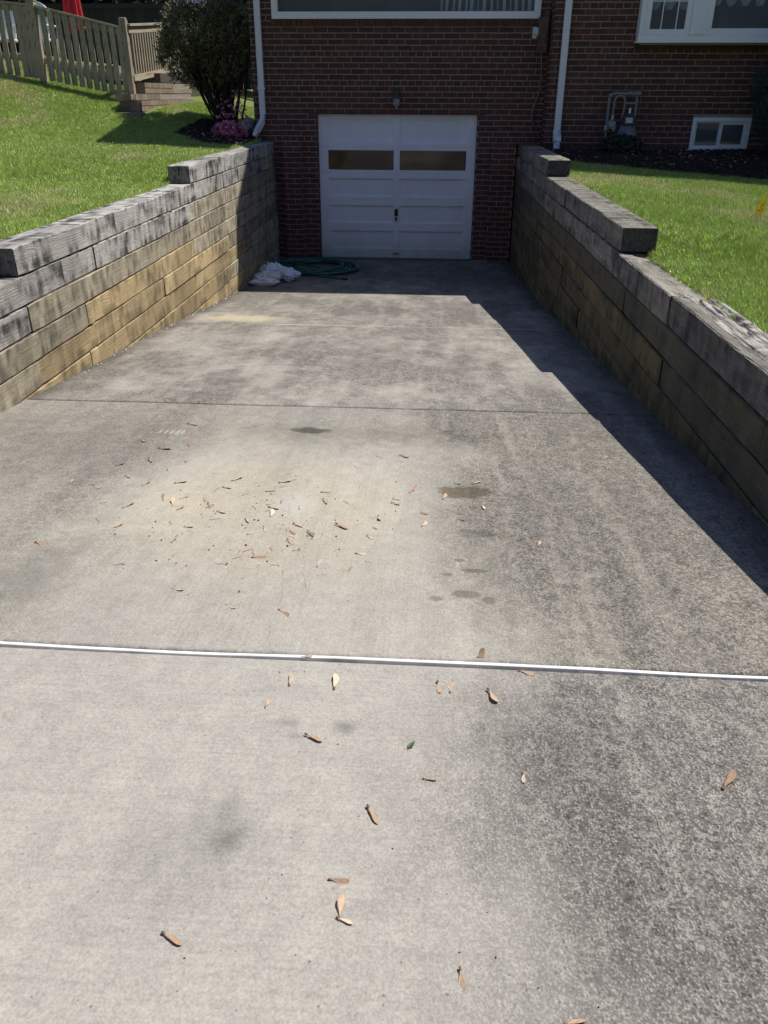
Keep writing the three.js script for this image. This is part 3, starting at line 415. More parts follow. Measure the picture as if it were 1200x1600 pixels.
{ // downspouts, porch lamp, rusty box with its cable
  const spoutMat = std(0.80, 0.82, 0.84, 0.4, { map: colorTex(64, 512, (i, j, o) => { const v = 0.92 + 0.14 * (fbm(i / 9, j / 40, 3, 660) - 0.5); o[0] = o[1] = o[2] = Math.min(1, v); }) });
  const pipe = (pts, w, d) => { const gs = []; for (let i = 0; i + 1 < pts.length; i++) { const A = new THREE.Vector3(...pts[i]), B = new THREE.Vector3(...pts[i + 1]), L = A.distanceTo(B) + 0.012, g = new RoundedBoxGeometry(w, L, d, 2, 0.012), dir = B.clone().sub(A).normalize(); const q = new THREE.Quaternion().setFromUnitVectors(new THREE.Vector3(0, 1, 0), dir); g.applyQuaternion(q); g.translate((A.x + B.x) / 2, (A.y + B.y) / 2, (A.z + B.z) / 2); gs.push(g); } return gs; };
  const l = part('downspout', pipe([[-1.965, 4.5, 0.045], [-1.975, 2.04, 0.045]], 0.088, 0.066), spoutMat, house);
  part('elbow', pipe([[-1.975, 2.04, 0.046], [-1.985, 1.955, 0.055], [-2.02, 1.89, 0.075], [-2.07, 1.81, 0.10], [-2.105, 1.745, 0.13]], 0.084, 0.064), spoutMat, l);
  part('strap', rbox(-2.03, 2.36, 0.0, -1.92, 2.39, 0.083, 0.004), spoutMat, l);
  const r = part('downspout', pipe([[2.272, 7.7, MZ + 0.05], [2.275, 1.87, MZ + 0.05]], 0.09, 0.07), spoutMat, house);
  part('elbow', pipe([[2.275, 1.87, MZ + 0.05], [2.28, 1.80, MZ + 0.06], [2.285, 1.72, MZ + 0.09]], 0.098, 0.078), spoutMat, r);
  part('outlet', pipe([[2.285, 1.72, MZ + 0.09], [2.282, 1.6, MZ + 0.10]], 0.08, 0.06), spoutMat, r);
  const bronze = std(0.06, 0.055, 0.055, 0.5, { metalness: 0.3 });
  const lamp = part('wall_lamp', [rbox(-0.055, 2.24, 0.0, 0.045, 2.37, 0.02, 0.006), limb([-0.005, 2.33, 0.015], [-0.005, 2.325, 0.09], 0.018, 0.03, 12), rbox(-0.05, 2.255, 0.03, 0.045, 2.30, 0.13, 0.012)], bronze, house);
  part('lamp_shade', rbox(-0.048, 2.16, 0.035, 0.042, 2.254, 0.125, 0.01), std(0.22, 0.22, 0.24, 0.35), lamp); part('bulb', new THREE.SphereGeometry(0.022, 12, 8).translate(-0.003, 2.142, 0.08), std(0.3, 0.32, 0.3, 0.3), lamp);
  const rust = std(1, 1, 1, 0.8, { map: colorTex(128, 256, (i, j, o) => { const v = fbm(i / 22, j / 30, 4, 670), k = ss(0.4, 0.65, v); o[0] = mix(0.14, 0.11, k); o[1] = mix(0.10, 0.05, k); o[2] = mix(0.075, 0.032, k); }) });
  const bx = part('meter_box', [rbox(1.945, 2.82, 0.0, 2.085, 3.26, 0.13, 0.012), rbox(2.03, 3.25, 0.02, 2.09, 3.33, 0.1, 0.015), rbox(2.05, 2.86, 0.128, 2.078, 2.93, 0.136, 0.003)], rust, house);
  part('hub', [new THREE.CylinderGeometry(0.05, 0.055, 0.07, 20).rotateZ(Math.PI / 2).translate(1.91, 3.08, 0.06), rbox(1.87, 3.0, 0.035, 1.935, 3.14, 0.085, 0.014)], std(0.62, 0.63, 0.6, 0.5), bx);
  part('cable', tube([[2.02, 2.83, 0.05], [2.035, 2.7, 0.03], [2.045, 2.5, 0.022], [2.035, 2.35, 0.025], [1.99, 2.2, 0.03], [1.96, 2.08, 0.03], [1.97, 1.97, 0.025], [2.0, 1.9, 0.004]], 0.011, 40, 8), std(0.16, 0.16, 0.16, 0.5), bx);
}
// ---------------------------------------------------------------- gas meter beside the house
{
  const t = thing('gas_meter', 'grey gas meter with bent pipes and white tag against the brick wall', 'gas meter', [3.1, 1.59, 0.58]);
  const pipeM = std(0.22, 0.225, 0.22, 0.55, { metalness: 0.3 }), body = std(0.13, 0.155, 0.175, 0.5), alu = std(0.27, 0.30, 0.36, 0.4, { metalness: 0.4 });
  part('inlet_pipe', tube([[-0.15, -0.1, 0], [-0.16, 0.3, 0], [-0.165, 0.66, 0], [-0.15, 0.715, 0], [-0.1, 0.735, 0], [0.02, 0.735, 0], [0.2, 0.735, 0]], 0.022, 60, 10), pipeM, t);
  part('fitting', [new THREE.CylinderGeometry(0.03, 0.03, 0.05, 14).rotateZ(Math.PI / 2).translate(0.1, 0.735, 0), new THREE.CylinderGeometry(0.031, 0.031, 0.09, 14).rotateZ(Math.PI / 2).translate(0.2, 0.735, 0), new THREE.SphereGeometry(0.032, 12, 10).translate(-0.158, 0.71, 0)], pipeM, t);
  part('outlet_pipe', [tube([[0.2, 0.735, 0], [0.205, 0.6, 0.0], [0.2, 0.46, 0.01]], 0.02, 20, 10), tube([[-0.1, 0.42, 0.03], [-0.1, 0.6, 0.03], [-0.085, 0.68, 0.03], [-0.03, 0.71, 0.03], [0.03, 0.68, 0.03], [0.045, 0.6, 0.03], [0.03, 0.43, 0.03]], 0.016, 50, 10), limb([0.03, 0.62, 0.01], [0.2, 0.62, 0.01], 0.018, 0.018, 8)], pipeM, t);
  const reg = part('regulator', [new THREE.CylinderGeometry(0.055, 0.055, 0.03, 20).rotateX(Math.PI / 2).translate(-0.12, 0.36, 0.07), new THREE.CylinderGeometry(0.035, 0.05, 0.05, 16).rotateX(Math.PI / 2).translate(-0.12, 0.36, 0.1), new THREE.CylinderGeometry(0.03, 0.035, 0.06, 12).translate(-0.175, 0.32, 0.05), rbox(-0.1, 0.28, 0.02, -0.05, 0.40, 0.08, 0.01)], alu, t);
  for (let i = 0; i < 6; i++) part('bolt', new THREE.CylinderGeometry(0.006, 0.006, 0.012, 6).rotateX(Math.PI / 2).translate(-0.12 + 0.046 * Math.cos(i), 0.36 + 0.046 * Math.sin(i), 0.09), alu, reg);
  part('valve', [limb([-0.1, 0.42, 0.03], [-0.1, 0.47, 0.03], 0.022, 0.018, 10)], std(0.5, 0.45, 0.25, 0.4, { metalness: 0.7 }), t);
  const prof = [[0, 0.1], [0.11, 0.1], [0.135, 0.13], [0.14, 0.2], [0.13, 0.27], [0.10, 0.33], [0.095, 0.36], [0, 0.36]].map(p => new THREE.Vector2(...p));
  const mb = part('meter_body', new THREE.LatheGeometry(prof, 28).scale(1, 1, 0.7).translate(0.11, 0, 0.08), body, t);
  part('index_box', [rbox(0.03, 0.352, 0.04, 0.19, 0.47, 0.16, 0.012), rbox(0.05, 0.47, 0.05, 0.17, 0.5, 0.14, 0.01)], std(0.05, 0.055, 0.065, 0.5), mb);
  part('tag', box(0.06, 0.385, 0.1605, 0.15, 0.445, 0.1625), std(0.7, 0.72, 0.74, 0.6, { map: colorTex(64, 48, (i, j, o) => { const k = (j % 14 < 7) && (i % 7 < 5) && i > 6 && i < 58 && j > 5 && j < 43 && hash(i / 7, j / 14, 9) > 0.25; o[0] = o[1] = o[2] = k ? 0.25 : 0.95; }) }), mb);
  part('seal_tag', rbox(0.085, 0.5, 0.145, 0.115, 0.565, 0.15, 0.002), std(0.75, 0.76, 0.78, 0.6), mb);
  part('plate', box(0.075, 0.225, 0.178, 0.145, 0.262, 0.182), std(0.35, 0.35, 0.30, 0.6), mb);
}
// ---------------------------------------------------------------- plants
const leafGeo = (l, w, fold = 0.25) => { const g = new THREE.BufferGeometry(); g.setAttribute('position', new THREE.Float32BufferAttribute([0, 0, 0, w / 2, l * 0.45, fold * w, 0, l * 0.5, 0, -w / 2, l * 0.45, fold * w, 0, l, 0.1 * l], 3)); g.setAttribute('uv', new THREE.Float32BufferAttribute([0.5, 0, 1, 0.5, 0.5, 0.5, 0, 0.5, 0.5, 1], 2)); g.setIndex([0, 1, 2, 0, 2, 3, 1, 4, 2, 2, 4, 3]); g.computeVertexNormals(); return g; };
function sprig(n, l, w, spread, seed) { const r = rng(seed), a = []; for (let i = 0; i < n; i++) { const g = leafGeo(l * (0.7 + 0.6 * r()), w * (0.7 + 0.6 * r())); g.rotateX(spread * (0.3 + r())); g.rotateY(r() * 6.283); g.translate((r() - 0.5) * l, r() * l * 0.8, (r() - 0.5) * l); a.push(g); } return mergeGeometries(a); }
const leafMat = (r, g, b, t = 0.3) => phys(r, g, b, 0.55, { transmission: t, thickness: 0, side: THREE.DoubleSide });
function instanced(name, geo, mat, mats, cols, parent) {
  const m = new THREE.InstancedMesh(geo, mat, mats.length); m.name = parent ? name : numbered(name);
  mats.forEach((q, i) => { m.setMatrixAt(i, q); if (cols) m.setColorAt(i, cols[i]); }); m.castShadow = m.receiveShadow = true; (parent ?? scene).add(m); return m;
}
const M4 = new THREE.Matrix4(), QQ = new THREE.Quaternion(), EU = new THREE.Euler(), V1 = new THREE.Vector3(), V2 = new THREE.Vector3();
const trs = (x, y, z, rx, ry, rz, s, sy = s) => new THREE.Matrix4().compose(new THREE.Vector3(x, y, z), new THREE.Quaternion().setFromEuler(new THREE.Euler(rx, ry, rz, 'YXZ')), new THREE.Vector3(s, sy, s));
{ // large azalea against the corner of the garage wing
  const base = [-2.68, 1.72, -0.32], t = thing('azalea_shrub', 'large rounded azalea bush with bare dark stems, growing against the left corner of the house', 'shrub', base);
  const r = rng(31), C = [-0.12, 1.2, 0.0], R = [0.72, 0.66, 0.62], stems = [], tips = [];
  for (let i = 0; i < 64; i++) {
    const a = r() * 6.283, q = Math.sqrt(r()), tip = [C[0] + Math.cos(a) * q * R[0] * 0.92, C[1] + (r() - 0.35) * 0.5 * (1.1 - q * 0.6), C[2] + Math.sin(a) * q * R[2] * 0.92], s = [0.12 + (r() - 0.5) * 0.3, -0.03, (r() - 0.5) * 0.28];
    const mid = [mix(s[0], tip[0], 0.42) + (r() - 0.5) * 0.12, mix(s[1], tip[1], 0.42), mix(s[2], tip[2], 0.42) + (r() - 0.5) * 0.12], rad = 0.008 + 0.010 * r();
    stems.push(tube([s, mid, tip], rad, 10, 5)); tips.push([mid, tip]);
    for (let k = 0; k < 3; k++) { const f = 0.35 + 0.6 * r(), p = [mix(mid[0], tip[0], f), mix(mid[1], tip[1], f), mix(mid[2], tip[2], f)], e = [p[0] + (r() - 0.5) * 0.34, p[1] + 0.1 + r() * 0.25, p[2] + (r() - 0.5) * 0.34]; stems.push(limb(p, e, rad * 0.5, 0.002, 4)); tips.push([p, e]); }
  }
  part('stems', stems, std(0.035, 0.028, 0.024, 0.9), t);
  const m = [], c = [], col = new THREE.Color();
  for (let i = 0; i < 5600; i++) {
    const a = r() * 6.283, u = r() * 2 - 1, q = 0.62 + 0.38 * Math.pow(r(), 0.5), h = Math.sqrt(1 - u * u), bump = 0.70 + 0.56 * fbm(Math.cos(a) * 2 + 7, u * 2.6 + Math.sin(a) * 2, 3, 710);
    let x = C[0] + Math.cos(a) * h * R[0] * q * bump, y = C[1] + u * R[1] * q * bump, z = C[2] + Math.sin(a) * h * R[2] * q * bump;
    if (y < 0.56 + 0.55 * r() * r()) continue; if (x + base[0] > -2.14) continue;
    if (fbm(x * 5, y * 5 + z * 3, 2, 712) < 0.40) continue;
    m.push(trs(x, y, z, (r() - 0.5) * 1.6, r() * 6.283, (r() - 0.5) * 1.6, 0.8 + 0.6 * r()));
    const k = r(); col.setRGB(...(k < 0.36 ? [0.17, 0.11, 0.055] : k < 0.75 ? [0.12, 0.145, 0.045] : [0.21, 0.22, 0.06])).multiplyScalar(0.7 + 0.6 * r()); c.push(col.clone());
  }
  instanced('foliage', sprig(6, 0.036, 0.017, 1.2, 3), leafMat(1, 1, 1, 0.3), m, c, t).userData.kind = 'stuff';
  const fm = []; for (let i = 0; i < 10; i++) { const a = r() * 6.283; fm.push(trs(C[0] + 0.5 * Math.cos(a), 0.75 + r() * 0.7, C[2] + 0.45 * Math.abs(Math.sin(a)), 1, a, 0, 1)); }
  instanced('blossoms', sprig(5, 0.04, 0.03, 1, 8), leafMat(0.6, 0.12, 0.16, 0.3), fm, null, t).userData.kind = 'stuff';
}
{ // pink azalea in flower beneath it
  const t = thing('pink_azalea', 'low pink flowering azalea at the foot of the big bush by the downspout', 'shrub', [-2.44, 1.68, 0.2]), r = rng(33), fm = [], fc = [], lm = [], col = new THREE.Color(), st = [];
  for (let i = 0; i < 14; i++) st.push(limb([0, 0, 0], [(r() - 0.5) * 0.4, 0.12 + 0.16 * r(), (r() - 0.5) * 0.35], 0.005, 0.002, 4)); part('stems', st, std(0.05, 0.035, 0.025), t);
  for (let i = 0; i < 520; i++) { const a = r() * 6.283, u = r(), q = 0.7 + 0.3 * r(), h = Math.sqrt(1 - u * u); const x = Math.cos(a) * h * 0.25 * q - 0.02, y = 0.06 + u * 0.2 * q, z = Math.sin(a) * h * 0.22 * q; (r() < 0.72 ? fm : lm).push(trs(x, y, z, (r() - 0.5) * 1.8, a, (r() - 0.5) * 1.8, 0.8 + 0.5 * r())); }
  for (let i = 0; i < 60; i++) { fm.push(trs(-0.02 + (r() - 0.5) * 0.42, 0.3 + r() * 0.45 * r(), -0.25 + (r() - 0.5) * 0.3, (r() - 0.5) * 2, r() * 6, 0, 0.7 + 0.4 * r())); }
  for (const _ of fm) { col.setRGB(0.95, 0.33, 0.46).multiplyScalar(0.65 + 0.6 * r()); fc.push(col.clone()); }
  instanced('blossoms', sprig(6, 0.032, 0.026, 1.1, 12), leafMat(1, 1, 1, 0.3), fm, fc, t).userData.kind = 'stuff'; instanced('foliage', sprig(5, 0.03, 0.014, 1.2, 13), leafMat(0.05, 0.075, 0.025), lm, null, t).userData.kind = 'stuff';
}
{ // low boxwood in front of the gas meter
  const t = thing('boxwood_shrub', 'low dark green shrub in the mulch bed in front of the gas meter', 'shrub', [3.12, 1.57, 0.8]), r = rng(35), m = [], c = [], col = new THREE.Color(), st = [];
  for (let i = 0; i < 16; i++) st.push(limb([(r() - 0.5) * 0.1, -0.02, (r() - 0.5) * 0.1], [(r() - 0.5) * 0.5, 0.14 + 0.12 * r(), (r() - 0.5) * 0.34], 0.006, 0.002, 4)); part('stems', st, std(0.05, 0.04, 0.03), t);
  for (let i = 0; i < 1500; i++) { const a = r() * 6.283, u = r() * 1.2 - 0.2, q = 0.6 + 0.4 * r(), h = Math.sqrt(Math.max(0, 1 - u * u)), b = 0.85 + 0.3 * fbm(a * 2, u * 3, 2, 720); m.push(trs(Math.cos(a) * h * 0.31 * q * b, 0.07 + u * 0.21 * q * b, Math.sin(a) * h * 0.22 * q * b, (r() - 0.5) * 2, r() * 6.28, (r() - 0.5) * 2, 0.7 + 0.5 * r())); col.setRGB(0.035, 0.06, 0.03).multiplyScalar(0.6 + 1.1 * r()); c.push(col.clone()); }
  instanced('foliage', sprig(6, 0.026, 0.013, 1.2, 14), leafMat(1, 1, 1, 0.25), m, c, t).userData.kind = 'stuff';
}
{ // evergreen at the right edge
  const t = thing('evergreen_shrub', 'dark evergreen shrub just showing at the right edge in front of the bay window', 'shrub', [5.50, 1.5, 1.2]), r = rng(37), m = [], c = [], col = new THREE.Color();
  part('trunk', limb([0, -0.1, 0], [0, 1.6, 0], 0.045, 0.012, 8), std(0.06, 0.045, 0.035), t);
  for (let i = 0; i < 4200; i++) { const v = r(), rad = 0.82 * Math.pow(Math.sin(Math.PI * (0.12 + 0.85 * v)), 0.8) * (0.6 + 0.4 * r()), a = r() * 6.283, b = 0.8 + 0.4 * fbm(a * 2, v * 6, 3, 725); m.push(trs(Math.cos(a) * rad * b, 0.1 + v * 1.75, Math.sin(a) * rad * b, 0.8 + r(), -a + 1.57, (r() - 0.5), 0.8 + 0.7 * r())); col.setRGB(0.028, 0.05, 0.03).multiplyScalar(0.6 + 1.0 * r()); c.push(col.clone()); }
  instanced('foliage', sprig(7, 0.06, 0.012, 0.8, 15), leafMat(1, 1, 1, 0.2), m, c, t).userData.kind = 'stuff';
}
// ---------------------------------------------------------------- mulch beds with fallen leaves
{
  const r = rng(41), chip = new THREE.BoxGeometry(0.035, 0.006, 0.009), dead = leafGeo(0.07, 0.022, 0.4).rotateX(-Math.PI / 2);
  const bedEdge = x => lin(x, [2.1, 2.5, 3.0, 3.6, 4.3, 5.2, 7], [1.45, 1.7, 1.85, 2.0, 2.1, 2.1, 2.0]);
  const inL = (x, z) => z < 1.35 - 0.25 * Math.abs(x + 2.45) - 0.5 * ss(-2.6, -3.1, x) && z > -1.0 && x > -3.15 && x < -2.07;
  const inR = (x, z) => z > 0.5 && z < bedEdge(x) + 0.08 * (fbm(x * 4, 1, 2, 730) - 0.5) && x > 2.08 && x < 6.6;
  const bedMat = std(0.028, 0.021, 0.017, 1, { bumpMap: dirt, bumpScale: 0.03 });
  const bed = (xs, zs, f, inside) => { const g = sheet(xs, zs, (x, z) => f(x, z) + (inside(x, z) ? 0.02 + 0.02 * fbm(x * 12, z * 12, 3, 731) : -0.05)); return g; };
  struct('mulch_bed', bed(range(-3.25, -2.05, 50), range(-1.1, 1.5, 90), leftLawn, inL), bedMat); struct('mulch_bed', bed(range(2.06, 6.7, 120), range(0.46, 2.4, 60), rightLawn, inR), bedMat);
  const cm = [], cc = [], lm = [], lc = [], col = new THREE.Color();
  for (let i = 0; i < 15000; i++) { const left = i % 4 === 0, x = left ? mix(-3.2, -2.07, r()) : mix(2.08, 6.2, r()), z = left ? mix(-1, 1.45, r()) : mix(0.48, 2.3, r()); if (!(left ? inL : inR)(x, z)) continue; const y = (left ? leftLawn : rightLawn)(x, z) + 0.032 + 0.012 * r(); cm.push(trs(x, y, z, (r() - 0.5), r() * 6.28, (r() - 0.5), 0.6 + r())); col.setRGB(0.045, 0.03, 0.022).multiplyScalar(0.4 + r()); cc.push(col.clone()); }
  for (let i = 0; i < 760; i++) { const left = i % 3 === 0, x = left ? mix(-3.0, -2.08, r()) : mix(2.08, 6.0, r()), z = left ? mix(0.3, 1.4, r()) : mix(0.55, 2.2, r() * r() * 0.3 + 0.7 * r()); if (!(left ? inL : inR)(x, z)) continue; if (!left && fbm(x * 2.4, z * 2.4, 2, 735) < 0.42) continue; const y = (left ? leftLawn : rightLawn)(x, z) + 0.046; lm.push(trs(x, y, z, (r() - 0.5) * 0.8, r() * 6.28, (r() - 0.5) * 0.8, 0.6 + 0.7 * r())); col.setRGB(0.38, 0.29, 0.21).multiplyScalar(0.4 + 0.8 * r()); lc.push(col.clone()); }
  for (let i = 0; i < 260; i++) { const x = mix(-3.9, -2.1, r()), z = mix(0.6, 3.6, r()); if (inL(x, z)) continue; lm.push(trs(x, leftLawn(x, z) + 0.045, z, (r() - 0.5), r() * 6.28, (r() - 0.5), 0.35 + 0.45 * r())); col.setRGB(0.5, 0.42, 0.32).multiplyScalar(0.5 + 0.7 * r()); lc.push(col.clone()); }
  tag(instanced('mulch', chip, std(1, 1, 1, 1), cm, cc), 'dark brown wood mulch covering the beds along the house', 'mulch').userData.kind = 'stuff';
  tag(instanced('fallen_leaves', dead, phys(1, 1, 1, 0.8, { side: THREE.DoubleSide }), lm, lc), 'dry fallen leaves and seeds scattered over the mulch beds and nearby grass', 'fallen leaves').userData.kind = 'stuff';

  // grass blades where the lawns show
  const blade = (() => { const rr = rng(43), a = []; for (let i = 0; i < 5; i++) { const h = 0.028 + 0.026 * rr(), w = 0.0034 + 0.0016 * rr(), bend = 0.016 + 0.026 * rr(), g = new THREE.BufferGeometry(); g.setAttribute('position', new THREE.Float32BufferAttribute([-w / 2, 0, 0, w / 2, 0, 0, -w * 0.42, h * 0.55, bend * 0.3, w * 0.42, h * 0.55, bend * 0.3, 0, h, bend], 3)); g.setIndex([0, 1, 3, 0, 3, 2, 2, 3, 4]); g.rotateY(rr() * 6.28); g.translate((rr() - 0.5) * 0.03, 0, (rr() - 0.5) * 0.03); a.push(g); } const g = mergeGeometries(a); g.computeVertexNormals(); return g; })();
  const grassMat = phys(1, 1, 1, 0.38, { transmission: 0.42, thickness: 0, side: THREE.DoubleSide });
  const grow = (name, label, n, x0, x1, z0, z1, f, ok) => {
    const m = [], c = [], t = rng(name.length + n);
    for (let i = 0; i < n; i++) {
      const x = mix(x0, x1, t()), z = mix(z0, z1, t()); if (!ok(x, z)) continue; const y = f(x, z); if (!onScreen(x, y, z, 0.35)) continue;
      const thin = fbm(x * 1.7, z * 1.7, 3, 741); const dry = ss(0.585, 0.74, fbm(x * 1.1 + 4, z * 0.9, 3, 742)) * 0.8 + (t() < 0.05 ? 0.8 : 0);
      m.push(trs(x, y - 0.004, z, (t() - 0.5) * 0.7, t() * 6.28, (t() - 0.5) * 0.7, 0.75 + 0.5 * t(), (0.75 + 0.6 * t()) * (0.7 + 0.6 * thin)));
      const k = 0.65 + 0.7 * t(); col.setRGB(mix(0.43, 0.56, dry), mix(0.54, 0.56, dry), mix(0.12, 0.26, dry)).multiplyScalar(t() < 0.07 ? k * 1.9 : k); c.push(col.clone());  // a few blades brightened: sun glints put into their colour
    }
    tag(instanced(name, blade, grassMat, m, c), label, 'grass').userData.kind = 'stuff';
  };
  grow('grass', 'green mown grass of the sloping lawn left of the driveway', 460000, -7.5, -2.03, -5.0, 9.6, leftLawn, (x, z) => !inL(x, z) && !(x < -3.82 && x > -4.25 && z < 0.02) && !(x > -2.12 && z < 0.0));
  grow('grass', 'green mown grass of the lawn right of the driveway', 230000, 2.1, 6.2, 1.2, 10.5, rightLawn, (x, z) => !inR(x, z) && x > rightFace(z) + 0.21);
}
// ---------------------------------------------------------------- picket fence, steps and railing at the back of the left lawn
{
  const tim = (seed, a) => { const t = colorTex(64, 512, (i, j, o) => { const v = 0.75 + 0.5 * fbm(i / 5, j / 70, 3, seed), k = ss(0.62, 0.75, fbm(i / 14, j / 40, 3, seed + 1)) * 0.5; o[0] = a[0] * v * (1 - k); o[1] = a[1] * v * (1 - k); o[2] = a[2] * v * (1 - k); }); return new THREE.MeshStandardMaterial({ map: t, roughness: 0.95 }); };
  const wood = [tim(801, [0.38, 0.31, 0.22]), tim(805, [0.34, 0.285, 0.21]), tim(809, [0.42, 0.35, 0.26])], r = rng(61);
  const A = [-4.19, -0.77], baseY = x => lin(x, [-8.5, -6.28, -5.57, -4.19], [2.85, 2.64, 2.555, 2.31]), topY = x => lin(x, [-8.5, -6.3, -5.62, -5.5, -4.19], [3.75, 3.57, 3.495, 3.475, 3.185]), Z = -0.79;
  const f = thing('picket_fence', 'weathered grey brown picket fence with square posts along the top of the left lawn', 'fence', [-5.57, 0, Z]);
  const ox = -5.57, picket = (x, w = 0.082) => { const y0 = baseY(x) - 0.06, y1 = topY(x) - 0.03, p = part('picket', new THREE.BoxGeometry(w, y1 - y0, 0.018), wood[Math.floor(r() * 3)], f, [x - ox, (y0 + y1) / 2, 0.012 + (r() - 0.5) * 0.004]); p.rotation.z = (r() - 0.5) * 0.008; };
  for (let i = 0; i < 11; i++) picket(-5.425 + i * 0.1155);
  for (const x of [-5.66, -5.745, -5.83, -5.97, -6.09, -6.215, -6.33, -6.45, -6.57, -6.69, -6.8, -6.92, -7.04, -7.16, -7.28, -7.4]) picket(x);
  for (const x of [-5.57, -7.9]) { const pst = part('post', rbox(-0.048, 0, -0.048, 0.048, topY(x) - baseY(x) + 0.14, 0.048, 0.004), wood[0], f, [x - ox, baseY(x) - 0.1, -0.005]); part('post_cap', [rbox(-0.056, topY(x) - baseY(x) + 0.141, -0.056, 0.056, topY(x) - baseY(x) + 0.165, 0.056, 0.005)], wood[1], pst); }
  { const x = -4.19, pst = part('post', rbox(-0.052, 0, -0.052, 0.052, 1.06, 0.052, 0.004), wood[1], f, [x - ox, 2.23, 0.02]); part('post_cap', [rbox(-0.045, 1.061, -0.045, 0.045, 1.085, 0.045, 0.008)], wood[0], pst); }
  const rail = (x0, x1, dy, h, z0, z1, top) => { const yf = top ? topY : baseY, L = Math.hypot(x1 - x0, yf(x1) - yf(x0)), g = new THREE.BoxGeometry(L, h, z1 - z0); g.rotateZ(Math.atan2(yf(x1) - yf(x0), x1 - x0)); return part('rail', g, wood[Math.floor(r() * 3)], f, [(x0 + x1) / 2 - ox, (yf(x0) + yf(x1)) / 2 + dy, (z0 + z1) / 2]); };
  rail(-5.52, -4.25, -0.012, 0.03, -0.07, 0.032, true); rail(-7.85, -5.62, -0.012, 0.03, -0.07, 0.032, true);
  rail(-5.52, -4.25, -0.075, 0.085, -0.037, 0.002, true); rail(-7.85, -5.62, -0.075, 0.085, -0.037, 0.002, true);
  rail(-5.52, -4.25, 0.2, 0.085, -0.037, 0.002, false); rail(-7.85, -5.62, 0.2, 0.085, -0.037, 0.002, false);
  // brick cheek wall of the steps
  const st = thing('brick_steps', 'stepped brick cheek wall of the garden steps at the right end of the picket fence', 'steps'), sr = rng(63), X = -4.0;
  const bm = [[0.40, 0.30, 0.22], [0.34, 0.25, 0.185], [0.44, 0.345, 0.26], [0.30, 0.235, 0.18]].map((c, i) => std(...c, 0.9, { map: brickMaps[i % 2], bumpMap: brickBump, bumpScale: 0.004 }));
  const blocks = [[-4.22, -4.0, 2.46, 2.30, -3.4, -0.855], [-4.24, -4.0, 2.30, 2.21, -3.4, -0.17], [-4.24, -3.93, 2.21, 1.75, -3.4, -0.30], [-4.2, -3.82, 2.055, 1.7, -0.2, 0.02]];
  for (const [x0, x1, yt, yb, z0, z1] of blocks) {
    part('core', box(x0 + 0.006, yb - 0.3 * (yb < 2), z0, x1 - 0.006, yt - 0.006, z1 - 0.006), mortarMat, st);
    const n = Math.max(1, Math.round((yt - yb) / 0.078)), h = (yt - yb) / n;
    for (let k = 0; k < n; k++) {
      const cap = n <= 2 && k === n - 1, p = cap && yt > 2.25 ? 0.105 : 0.215, y = yb + (k + 0.5) * h, mk = () => bm[Math.floor(sr() * 4)];
      const m = Math.min(14, Math.round((z1 - z0) / p)), e0 = (k & 1) && !cap ? p / 2 : 0;
      for (let i = 0; i < m; i++) { const zb = z1 - e0 - i * p, za = Math.max(z0, zb - p + 0.01); part('brick', new THREE.BoxGeometry(0.03, h - 0.011, zb - za), mk(), st, [x1 - 0.014, y, (za + zb) / 2]); }
      for (let i = 0; i < 2; i++) part('brick', new THREE.BoxGeometry((x1 - x0) / 2 - 0.008, h - 0.011, 0.03), mk(), st, [x0 + (i + 0.5) * (x1 - x0) / 2, y, z1 - 0.0145]);
    }
  }
  part('landing', box(-6.5, 2.2, -7.5, -4.25, 2.66, -3.42), std(0.07, 0.06, 0.05, 0.95), st); part('upper_step', box(-4.22, 2.465, -3.4, -4.02, 2.60, -1.75), std(0.09, 0.075, 0.06, 0.95, { bumpMap: dirt, bumpScale: 0.01 }), st);
  const rl = thing('stair_railing', 'wooden railing with square balusters rising along the garden steps beside the big bush', 'railing', [-4.14, 0, -0.81]);
  const rb = z => lin(z, [-3.4, -1.96, -0.36], [2.70, 2.585, 2.462].map(y => 2.322 + 1.03 * (y - 2.322))), rt = z => lin(z, [-3.4, -2.05, -0.36], [3.42, 3.315, 3.195].map(y => 2.322 + 1.03 * (y - 2.322)));
  const bar = (y, z0, z1, w, h) => { const L = Math.hypot(z1 - z0, y(z1) - y(z0)), g = new THREE.BoxGeometry(w, h, L); g.rotateX(-Math.atan2(y(z1) - y(z0), z1 - z0)); g.translate(0, (y(z0) + y(z1)) / 2, (z0 + z1) / 2 + 0.36); return g; };
  part('handrail', bar(z => rt(z), -3.4, -0.34, 0.09, 0.03), wood[2], rl); part('top_rail', bar(z => rt(z) - 0.07, -3.4, -0.34, 0.036, 0.08), wood[2], rl); part('bottom_rail', bar(z => rb(z) + 0.045, -3.4, -0.34, 0.04, 0.085), wood[2], rl);
  for (let i = 0; i < 24; i++) { const z = -0.47 - i * 0.122; part('baluster', box(-0.017, rb(z) + 0.08, z + 0.36 - 0.017, 0.017, rt(z) - 0.11, z + 0.36 + 0.017), wood[2], rl); }
  part('newel_post', rbox(-0.045, 2.3, -2.99, 0.045, 3.5, -2.9, 0.004), wood[1], rl);
}
